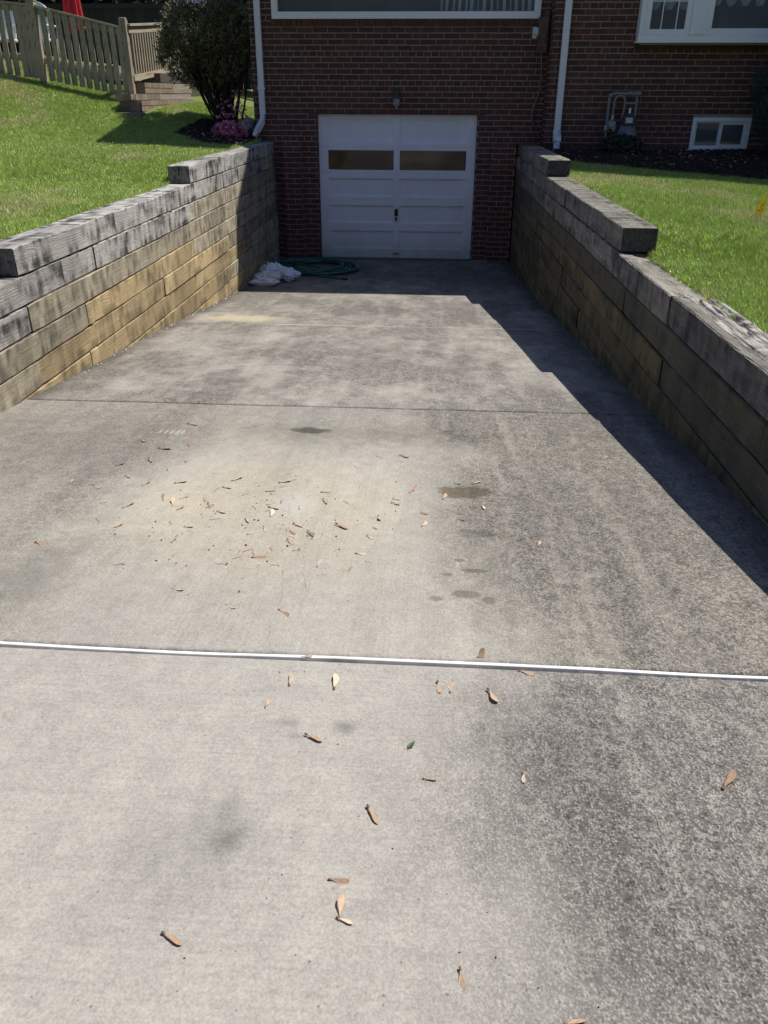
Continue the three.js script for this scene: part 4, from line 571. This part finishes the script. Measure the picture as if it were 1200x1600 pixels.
// ---------------------------------------------------------------- things behind the picket fence
struct('patio', box(-16, 2.5, -12, -4.9, 2.72, -2.2), std(0.25, 0.24, 0.22, 0.95, { bumpMap: dirt, bumpScale: 0.01 }));
{
  const plastic = std(0.78, 0.79, 0.80, 0.4);
  const chair = (label, x, z, turn) => {
    const t = thing('patio_chair', label, 'chair', [x, 2.72, z], turn, 'white plastic chairs behind the fence');
    const back = new THREE.Shape(); back.moveTo(-0.24, 0.4); back.lineTo(-0.27, 0.86); back.quadraticCurveTo(-0.2, 1.0, 0, 1.01); back.quadraticCurveTo(0.2, 1.0, 0.27, 0.86); back.lineTo(0.24, 0.4); back.closePath();
    for (const s of [-0.1, 0.03]) { const h = new THREE.Path(); h.moveTo(s, 0.6); h.lineTo(s + 0.07, 0.6); h.lineTo(s + 0.07, 0.86); h.lineTo(s, 0.86); h.closePath(); }
    part('backrest', new THREE.ExtrudeGeometry(back, { depth: 0.025, bevelEnabled: true, bevelSize: 0.006, bevelThickness: 0.006, bevelSegments: 2 }).rotateX(-0.18).translate(0, 0, 0.12), plastic, t);
    part('seat', rbox(-0.25, 0.4, -0.27, 0.25, 0.435, 0.22, 0.014), plastic, t);
    for (const s of [-1, 1]) { part('armrest', [rbox(s * 0.28 - 0.03, 0.62, -0.24, s * 0.28 + 0.03, 0.645, 0.2, 0.01), limb([s * 0.27, 0.42, -0.22], [s * 0.28, 0.63, -0.22], 0.02, 0.02, 8)], plastic, t); for (const q of [-0.24, 0.2]) part('leg', limb([s * 0.27, 0, q * 1.1], [s * 0.23, 0.41, q], 0.018, 0.028, 8), plastic, t); }
  };
  chair('white plastic patio chair behind the fence, the farther left of two', -7.28, -3.2, 0.1);
  chair('white plastic patio chair behind the fence, nearer the red umbrella', -6.55, -3.0, -0.12);
  const u = thing('patio_umbrella', 'closed red patio umbrella standing behind the picket fence', 'umbrella', [-6.33, 2.72, -4.2]);
  part('pole', limb([0, 0, 0], [0, 2.5, 0], 0.02, 0.02, 10), std(0.3, 0.28, 0.26, 0.5), u); part('base', new THREE.CylinderGeometry(0.2, 0.25, 0.08, 24).translate(0, 0.04, 0), std(0.1, 0.1, 0.1, 0.8), u);
  const P = []; for (let k = 0; k <= 14; k++) { const v = k / 14; for (let i = 0; i < 40; i++) { const a = i / 40 * 6.2832, R = (0.045 + 0.115 * Math.pow(1 - v, 0.8)) * (1 + 0.28 * Math.cos(a * 8 + v)); P.push([R * Math.cos(a), 0.62 + v * 1.85 + 0.06 * (k === 0 ? Math.cos(a * 8) : 0), R * Math.sin(a)]); } }
  const I = []; for (let k = 0; k < 14; k++) for (let i = 0; i < 40; i++) { const a = k * 40 + i, b = k * 40 + (i + 1) % 40; I.push(a, a + 40, b, b, a + 40, b + 40); }
  const g = new THREE.BufferGeometry(); g.setAttribute('position', new THREE.Float32BufferAttribute(P.flat(), 3)); g.setIndex(I); g.computeVertexNormals(); part('canopy', g, phys(0.55, 0.03, 0.035, 0.8, { side: THREE.DoubleSide, sheen: 0.3 }), u);
  const bf = thing('board_fence', 'tall dark stained board fence across the back yard', 'fence', [-8, 2.4, -8.2]), dk = [std(0.035, 0.036, 0.034, 0.9), std(0.028, 0.03, 0.03, 0.9), std(0.042, 0.041, 0.037, 0.9)], r = rng(71);
  for (let i = 0; i < 64; i++) part('board', new THREE.BoxGeometry(0.178, 1.66 + 0.02 * r(), 0.022), dk[Math.floor(r() * 3)], bf, [-5.6 + i * 0.185, 0.82, (r() - 0.5) * 0.012]);
  part('rail', box(-5.7, 1.62, 0.012, 6.3, 1.72, 0.06), dk[0], bf); part('post', box(3.05, 0, 0.013, 3.13, 1.8, 0.09), std(0.06, 0.06, 0.055), bf);
  const nb = thing('neighbour_house', 'pale tan corner of a neighbouring house above the dark back fence', 'house', [-6.6, 2, -16]);
  part('wall', box(-0.2, 0, -5, 2.4, 5.4, 0), std(0.42, 0.38, 0.28, 0.9), nb); part('roof', box(-0.6, 5.401, -5.4, 2.8, 5.55, 0.4), std(0.06, 0.055, 0.05), nb);
  for (let i = 0; i < 20; i++) part('clapboard', box(-0.21, 1.6 + i * 0.19, 0.001, 2.41, 1.775 + i * 0.19, 0.016), std(0.42, 0.38, 0.28, 0.9), nb);
  const tr = [[-11.2, -7.2, 1.9, 'dark leafy tree behind the white chairs at the far left'], [-9.3, -9.6, 1.8, 'dark leafy tree behind the red umbrella'], [-7.6, -10.4, 1.7, 'dark leafy tree just beyond the back fence, left of the pale house corner'], [-3.4, -10.6, 1.7, 'dark leafy tree beyond the back fence, behind the big azalea']];
  for (const [x, z, R, label] of tr) {
    const t = thing('leafy_tree', label, 'tree', [x, 2.4, z]); part('trunk', [limb([0, -0.3, 0], [0.05, 1.2, 0], 0.13, 0.1, 10), limb([0.05, 1.1, 0], [0.5, 2.4, 0.2], 0.08, 0.03, 8), limb([0.05, 1.1, 0], [-0.5, 2.3, -0.2], 0.07, 0.03, 8), limb([0.05, 1.2, 0], [0.1, 2.9, 0.3], 0.07, 0.03, 8)], std(0.06, 0.05, 0.04), t);
    const m = [], c = [], col = new THREE.Color(); for (let i = 0; i < 3600; i++) { const a = r() * 6.283, q = Math.pow(r(), 0.4), v = r() * 2 - 1, h = Math.sqrt(1 - v * v), b = 0.75 + 0.5 * fbm(a * 2, v * 3, 3, 760); m.push(trs(Math.cos(a) * h * R * q * b, 2.0 + v * 1.75 * q * b, Math.sin(a) * h * R * q * b, r() * 3, r() * 6, r() * 3, 0.8 + 0.8 * r())); col.setRGB(0.035, 0.055, 0.022).multiplyScalar(0.5 + r()); c.push(col.clone()); }
    instanced('crown', sprig(6, 0.12, 0.07, 1.2, 19), leafMat(1, 1, 1, 0.3), m, c, t).userData.kind = 'stuff';
  }
}
{ // trees across the street, behind the viewer: they fill the window reflections
  const r = rng(73);
  [[-14, 46, 5.2], [-5, 50, 5.8], [4.5, 47, 5.0], [13, 51, 6.0], [23, 46, 5.4], [-24, 49, 6]].forEach(([x, z, R], n) => {
    const t = thing('street_tree', ['first', 'second', 'third', 'fourth', 'fifth', 'sixth'][n] + ' broad leafy tree in the row across the street, out of the picture', 'tree', [x, 1.2, z], 0, 'trees across the street');
    part('trunk', limb([0, 0, 0], [0.2, 5, 0], 0.3, 0.18, 10), std(0.07, 0.055, 0.045), t);
    const m = [], c = [], col = new THREE.Color(); for (let i = 0; i < 2600; i++) { const a = r() * 6.283, q = Math.pow(r(), 0.4), v = r() * 2 - 1, h = Math.sqrt(1 - v * v), b = 0.75 + 0.5 * fbm(a * 2 + n, v * 3, 3, 761); m.push(trs(Math.cos(a) * h * R * q * b, 6.6 + v * 6.2 * q * b, Math.sin(a) * h * R * q * b, r() * 3, r() * 6, r() * 3, 3.4 + 2.5 * r())); col.setRGB(0.04, 0.065, 0.022).multiplyScalar(0.5 + r()); c.push(col.clone()); }
    instanced('crown', sprig(6, 0.12, 0.07, 1.2, 21), leafMat(1, 1, 1, 0.3), m, c, t).userData.kind = 'stuff';
  });
}
// ---------------------------------------------------------------- small things
{ // ball
  const t = colorTex(256, 128, (i, j, o) => { const u = i / 256 * 6.2832, v = (j / 128 - 0.5) * Math.PI, p = [Math.cos(v) * Math.cos(u), Math.sin(v), Math.cos(v) * Math.sin(u)]; const k = Math.abs(p[0]) < 0.045 || Math.abs(p[1]) < 0.05 || Math.abs(Math.abs(p[2]) - 0.62 - 0.25 * p[0] * p[0]) < 0.045; const w = k ? [0.05, 0.03, 0.06] : p[1] > 0 === p[0] > 0 ? [0.62, 0.56, 0.5] : [0.55, 0.42, 0.42]; o[0] = w[0]; o[1] = w[1]; o[2] = w[2]; });
  const b = part('play_ball', new THREE.SphereGeometry(0.12, 36, 24), new THREE.MeshStandardMaterial({ map: t, roughness: 0.6 })); b.position.set(-2.275, 1.875, -0.28); b.rotation.set(0.5, 0.4, 0.5); tag(b, 'pale ball with dark curved seams lying between the pink flowers and the downspout', 'ball');
}
{ // marker flag
  const f = thing('marker_flag', 'small yellow utility marker flag on a wire in the right lawn', 'flag', [3.42, 1.375, 5.5]), w = 0.07, P = [], U = [], I = [];
  part('wire', limb([0.03, -0.02, 0], [0.052, 0.19, 0], 0.0016, 0.0016, 5), std(0.3, 0.3, 0.3, 0.4, { metalness: 0.8 }), f);
  for (let j = 0; j <= 8; j++) for (let i = 0; i <= 6; i++) { const u = i / 6, v = j / 8; P.push(0.055 - u * (0.018 + 0.075 * (1 - v)), 0.035 + 0.155 * v - u * 0.035 * (1 - v), 0.014 * Math.sin(u * 4 + v * 2) * u); U.push(u, v); }
  for (let j = 0; j < 8; j++) for (let i = 0; i < 6; i++) { const a = j * 7 + i; I.push(a, a + 1, a + 7, a + 1, a + 8, a + 7); }
  const g = new THREE.BufferGeometry(); g.setAttribute('position', new THREE.Float32BufferAttribute(P, 3)); g.setAttribute('uv', new THREE.Float32BufferAttribute(U, 2)); g.setIndex(I); g.computeVertexNormals();
  part('pennant', g, phys(1, 1, 1, 0.6, { side: THREE.DoubleSide, transmission: 0.55, thickness: 0, map: colorTex(64, 96, (i, j, o) => { const k = fbm(i / 8, j / 8, 2, 811) > 0.62 && i > 8 && i < 52 && j > 14 && j < 70; o[0] = k ? 0.5 : 0.95; o[1] = k ? 0.2 : 0.68; o[2] = 0.02; }) }), f);
}
{ // green hose thrown down in loops
  const t = thing('garden_hose', 'dark green garden hose lying in loose coils in front of the garage door', 'hose', [-1.1, 0, 0.85]), r = rng(81), pts = [];
  const loops = 8; for (let i = 0; i <= loops * 14; i++) { const k = i / 14, a = -k * 6.2832 + 0.6, L = Math.floor(k), w = fbm(k * 1.9, 2, 2, 821), cx = (vn(k * 0.9, 5, 822) - 0.5) * 0.34 - 0.05, cz = (vn(k * 0.9, 9, 823) - 0.5) * 0.3, rx = 0.42 + 0.24 * w, rz = 0.34 + 0.32 * (1 - w); const x = cx + rx * Math.cos(a), z = cz + rz * Math.sin(a); pts.push([x, driveY(0.85 + z) + 0.012 + 0.007 * L + 0.012 * vn(k * 5, 3, 824), z]); }
  pts.push([0.1, driveY(1.3) + 0.03, 0.62], [0.3, driveY(1.55) + 0.016, 0.78], [0.47, driveY(1.76) + 0.015, 0.91]); pts.unshift([-0.58, 0.05, -0.1], [-0.64, 0.03, -0.28], [-0.52, 0.03, -0.42], [-0.36, 0.04, -0.35], [-0.44, 0.05, -0.12]);
  part('tube', tube(pts, 0.0125, 900, 8), std(0.018, 0.12, 0.085, 0.35), t); const e = pts[pts.length - 1]; part('coupling', limb([e[0] - 0.02, e[1], e[2] - 0.015], [e[0] + 0.05, e[1], e[2] + 0.035], 0.017, 0.017, 12), std(0.03, 0.03, 0.03, 0.5), t);
}
{ // plastic bags
  const bag = (label, x, y, z, sx, sy, sz, turn, color, seed) => {
    const g = new THREE.SphereGeometry(1, 72, 48), p = g.attributes.position, v = new THREE.Vector3();
    for (let i = 0; i < p.count; i++) { v.fromBufferAttribute(p, i); const e = 0.72, bx = Math.sign(v.x) * Math.pow(Math.abs(v.x), e), bz = Math.sign(v.z) * Math.pow(Math.abs(v.z), e); const cr = Math.abs(fbm(v.x * 2.6 + seed, v.y * 2.6 + v.z * 2.2, 4, 830) - 0.5) * 2, cr2 = Math.abs(fbm(v.z * 5 + seed, v.x * 5 + v.y * 4, 3, 831) - 0.5) * 2, k = 1.1 - 0.62 * cr - 0.34 * cr2, ear = Math.pow(Math.abs(bx * bz), 2) * 0.75; p.setXYZ(i, bx * (k + ear), Math.max(-0.75, v.y * k * (1 - 0.45 * Math.abs(bx)) + 0.25 * ear), bz * (k + ear)); }
    g.computeVertexNormals(); g.scale(sx, sy, sz); g.rotateY(turn);
    const m = part('plastic_bag', g, phys(...color, 0.38, { side: THREE.DoubleSide })); m.position.set(x, y, z); tag(m, label, 'bag');
  };
  bag('crumpled white plastic bag at the back of the small heap, beside the hose', -1.60, driveY(1.75) + 0.10, 1.78, 0.17, 0.15, 0.18, 0.4, [0.86, 0.89, 0.92], 1);
  bag('bluish white plastic bag on the right of the small heap', -1.42, driveY(1.9) + 0.075, 1.88, 0.17, 0.12, 0.13, -0.35, [0.83, 0.88, 0.93], 5);
  bag('yellowish white plastic bag lying on the front of the small heap', -1.62, driveY(2.2) + 0.085, 2.14, 0.17, 0.08, 0.12, 0.2, [0.82, 0.81, 0.70], 9);
  bag('flat white plastic bag at the bottom of the heap, nearest the sunlight', -1.63, driveY(2.3) + 0.04, 2.3, 0.18, 0.06, 0.1, -0.1, [0.86, 0.88, 0.9], 13);
}
// ---------------------------------------------------------------- maple seeds and crumbs on the concrete
{
  const wing = new THREE.Shape(); wing.moveTo(0, 0); wing.bezierCurveTo(0.2, 0.04, 0.35, 0.15, 0.6, 0.20); wing.bezierCurveTo(0.85, 0.23, 1.0, 0.12, 0.98, 0.02); wing.bezierCurveTo(0.95, -0.08, 0.7, -0.09, 0.5, -0.075); wing.bezierCurveTo(0.3, -0.06, 0.15, -0.08, 0, 0);
  const wingGeo = (curl, twist) => { const g = new THREE.ExtrudeGeometry(wing, { depth: 0.02, bevelEnabled: false, curveSegments: 10 }); g.rotateX(-Math.PI / 2); const p = g.attributes.position; for (let i = 0; i < p.count; i++) { const x = p.getX(i), z = p.getZ(i); p.setY(i, p.getY(i) + 0.028 + curl * x * x + twist * x * z * 2 + 0.012 * Math.sin(z * 60 + x * 14)); } g.computeVertexNormals(); return g; };
  const nut = new THREE.SphereGeometry(0.072, 12, 8).scale(1.7, 0.75, 0.9).translate(-0.04, 0.035, 0.0);
  const wings = [wingGeo(0.06, 0.2), wingGeo(0.10, -0.3), wingGeo(0.03, 0.4)];
  const vein = colorTex(128, 64, (i, j, o) => { const v = 0.75 + 0.35 * vn(i / 16, j / 2.5, 840) + 0.2 * (fbm(i / 12, j / 12, 2, 841) - 0.5); o[0] = Math.min(1, v); o[1] = Math.min(1, v); o[2] = Math.min(1, v); });
  const wm = [[0.72, 0.53, 0.34], [0.64, 0.43, 0.26], [0.82, 0.66, 0.48], [0.54, 0.34, 0.20]].map(c => phys(...c, 0.6, { map: vein, transmission: 0.2, thickness: 0, side: THREE.DoubleSide })), nm = std(0.16, 0.085, 0.045, 0.6);
  const r = rng(91);
  const SEEDS = [[-0.97,10.07,64,0.031],[-0.75,10.59,-16,0.063],[-0.93,9.93,91,0.049],[-0.82,9.96,-8,0.034],[-0.77,10.00,51,0.030],[-0.69,10.16,60,0.036],[-0.80,9.68,39,0.054],[-0.70,9.85,-35,0.046],[-0.57,10.19,59,0.073],[-0.53,10.40,57,0.050],[-0.82,9.30,-31,0.049],[-0.68,9.61,-62,0.073],[-0.67,9.42,-10,0.075],[-0.54,9.75,-36,0.046],[-0.51,9.58,92,0.067],[-0.57,9.33,97,0.075],[-0.66,8.97,-24,0.072],[-0.59,9.92,76,0.075],[-0.44,9.90,20,0.061],[-0.46,10.09,105,0.075],[-0.40,10.14,96,0.070],[-0.37,10.08,47,0.053],[-0.35,10.20,66,0.049],[-0.28,10.08,98,0.070],[-0.24,10.17,-67,0.070],[-0.26,10.39,-7,0.042],[-0.28,10.51,81,0.055],[-0.24,10.66,80,0.054],[-0.20,9.83,47,0.070],[-0.22,9.95,-20,0.049],[-0.17,10.23,-15,0.049],[-0.05,10.31,-61,0.050],[0.04,10.39,-61,0.053],[-0.01,10.43,42,0.032],[0.01,10.58,59,0.042],[0.07,10.64,5,0.057],[0.08,10.68,88,0.054],[-0.02,10.74,-72,0.075],[-0.00,10.12,53,0.033],[0.03,10.17,-28,0.059],[0.03,10.22,94,0.075],[-0.02,9.97,19,0.050],[0.02,9.85,20,0.063],[0.22,9.96,6,0.050],[0.23,10.08,-66,0.060],[0.16,10.34,-36,0.061],[0.15,10.41,-42,0.043],[0.22,10.42,-57,0.062],[0.16,10.50,-47,0.060],[0.18,10.73,62,0.036],[0.29,10.67,78,0.063],[0.31,10.76,16,0.035],[0.40,10.72,72,0.062],[0.33,10.34,-44,0.075],[0.43,10.58,-7,0.047],[0.45,10.43,-45,0.047],[0.46,10.34,-38,0.030],[0.47,10.24,-74,0.054],[0.43,10.95,-45,0.042],[0.36,11.20,55,0.030],[-0.14,10.91,-14,0.052],[-0.11,10.94,5,0.037],[0.07,10.94,-72,0.071],[0.06,11.01,-29,0.051],[0.23,11.04,-51,0.063],[0.54,9.43,-25,0.063],[0.59,9.90,69,0.075],[0.53,10.02,-8,0.039],[0.53,10.07,-20,0.052],[0.65,10.17,-31,0.042],[0.65,10.28,67,0.053],[0.73,9.97,78,0.062],[0.79,9.80,-23,0.036],[0.88,9.78,31,0.061],[0.89,10.08,-81,0.050],[0.80,10.22,-8,0.036],[1.08,10.43,71,0.045],[1.89,10.15,-78,0.045],[0.31,11.38,94,0.051],[0.43,11.38,94,0.062],[0.27,11.49,82,0.032],[0.41,11.62,-30,0.048],[0.57,11.86,-63,0.053],[0.52,12.03,-2,0.039],[0.53,12.09,84,0.047],[0.54,12.12,-24,0.032],[0.24,12.18,-30,0.045],[0.34,11.27,24,0.030],[0.71,11.39,-78,0.050],[0.74,11.38,84,0.051],[0.85,11.42,-66,0.058],[0.69,11.74,-8,0.030],[0.90,11.72,-88,0.033],[1.36,11.69,55,0.065],[0.75,12.22,-78,0.039],[0.93,12.28,12,0.036],[0.95,11.30,-23,0.045],[0.83,11.24,64,0.059]];
  const near = ['reddish maple seed below the white strip, left one of the pair left of centre', 'tan maple seed below the white strip, right one of the pair left of centre', 'tiny tan maple seed below and left of the pair near the white strip', 'brown maple seed lying between faint grey smudges on the near slab', 'pale bent maple seed in the middle of the near slab', 'reddish brown maple seed lying crosswise just above the crossed pair', 'pale upright maple seed of the crossed pair', 'brown lower maple seed of the crossed pair', 'plain brown maple seed lying alone, lowest on the left of the near slab', 'brown maple seed lying across the white strip left of centre',
    'left maple seed of the close pair just below the white strip', 'right maple seed of the close pair just below the white strip', 'long curved maple seed right of the close pair below the white strip', 'small dull brown maple seed on clean concrete beside a green leaf', 'small upright tan maple seed on the speckled right half', 'pale folded maple seed alone far right on the speckled near slab', 'slender pinkish maple seed near the bottom edge, right of the middle', 'broad tan maple seed at the very bottom edge on the right', 'tan maple seed tucked against the near edge of the white strip', 'brown maple seed tipped upright on the white strip right of centre'];
  const bands = [[0, 9.5, 'near the dark oil stain'], [9.5, 9.8, 'at the far edge of the scatter'], [9.8, 9.97, 'level with the brown patch'], [9.97, 10.09, 'just nearer than the brown patch'], [10.09, 10.2, 'beside the pale patch'], [10.2, 10.35, 'in the upper middle of the scatter'], [10.35, 10.5, 'in the middle of the scatter'], [10.5, 10.7, 'in the lower middle of the scatter'], [10.7, 10.93, 'towards the near edge of the scatter'], [10.93, 11.26, 'closest behind the white strip']];
  const order = ['first', 'second', 'third', 'fourth', 'fifth', 'sixth', 'seventh', 'eighth', 'ninth', 'tenth', 'eleventh', 'twelfth', 'thirteenth', 'fourteenth'], names = [];
  for (const [z0, z1, where] of bands) SEEDS.map(([x, z], i) => ({ i, x, z, u: (x - EYE.x) / (EYE.z - z) })).filter(q => q.i < SEEDS.length - near.length && q.z >= z0 && q.z < z1).sort((p, q) => p.u - q.u).forEach((q, k) => { names[q.i] = `small maple seed, ${order[k]} from the left of those ${where}`; });
  SEEDS.forEach(([x, z, a, L], i) => {
    const close = i >= SEEDS.length - near.length, on = Math.abs(z - 11.27) < 0.03 || i === SEEDS.length - 1;
    const label = close ? near[i - SEEDS.length + near.length] : names[i];
    const t = thing('maple_seed', label, 'maple seed', [x, driveY(z) + (on ? 0.006 : 0.002), z], a * Math.PI / 180, close ? undefined : 'maple seeds scattered over the middle slab');
    t.rotation.x = (r() - 0.5) * 0.12; if (i === SEEDS.length - 1) { t.rotation.z = 0.9; }
    const k = L * (close ? 0.95 : 0.82), w = part('wing', wings[Math.floor(r() * 3)], wm[Math.floor(r() * 4)], t), n = part('seed', nut, nm, t);
    w.scale.setScalar(k); n.scale.setScalar(k); if (r() < 0.5) { w.scale.z *= -1; n.scale.z *= -1; } w.position.x = n.position.x = -k / 2;
  });
  const lf = part('green_leaf', leafGeo(0.03, 0.014, 0.2).rotateX(-Math.PI / 2), leafMat(0.06, 0.11, 0.03)); lf.position.set(0.635, driveY(11.64) + 0.003, 11.64); lf.rotation.y = -0.6; tag(lf, 'tiny green leaf on the clean part of the near slab', 'leaf');
  const cm = [], crumb = new THREE.IcosahedronGeometry(0.004, 0);
  for (let i = 0; i < 170; i++) { const g = () => (r() + r() + r() - 1.5) * 0.75, x = 0.02 + g() * 0.75, z = 10.35 + g() * 0.75; if (z > 12.6 || z < 8.6) continue; cm.push(trs(x, driveY(z) + 0.002, z, r() * 3, r() * 6, r() * 3, 0.25 + 0.9 * r() * r())); }
  for (let i = 0; i < 40; i++) { const x = mix(-0.5, 1.6, r()), z = mix(11.3, 12.9, r()); cm.push(trs(x, driveY(z) + 0.001, z, r() * 3, r() * 6, r() * 3, 0.2 + 0.3 * r())); }
  const tw = []; for (let i = 0; i < 46; i++) { const x = 0.02 + (r() + r() - 1) * 0.9, z = 10.2 + (r() + r() - 1) * 1.0; tw.push(trs(x, driveY(z) + 0.002, z, 0, r() * 6.28, (r() - 0.5) * 0.1, 0.4 + 0.7 * r())); }
  tag(instanced('twigs', tube([[-0.02, 0, 0], [-0.005, 0.002, 0.003], [0.008, 0.0, -0.001], [0.022, 0.001, 0.004]], 0.0008, 8, 4), std(0.12, 0.075, 0.045, 0.9), tw), 'thin broken twigs and seed stalks lying among the maple seeds', 'debris').userData.kind = 'stuff';
  tag(instanced('crumbs', crumb, std(0.03, 0.022, 0.018, 0.9), cm), 'dark crumbs and bits of bark scattered among the maple seeds', 'debris').userData.kind = 'stuff';
  const wc = [], white = new THREE.IcosahedronGeometry(0.008, 0); for (let i = 0; i < 46; i++) { const z = mix(2.4, 8.4, r()), x = -1.83 + 0.02 + 0.06 * r() * r(); wc.push(trs(x, driveY(z) + 0.004, z, r() * 3, r() * 6, r() * 3, 0.5 + 1.3 * r() * r())); }
  tag(instanced('pale_chips', white, std(0.6, 0.55, 0.45, 0.9), wc), 'pale splinters and chips along the foot of the left timber wall', 'debris').userData.kind = 'stuff';
}
renderer.render(scene, camera);
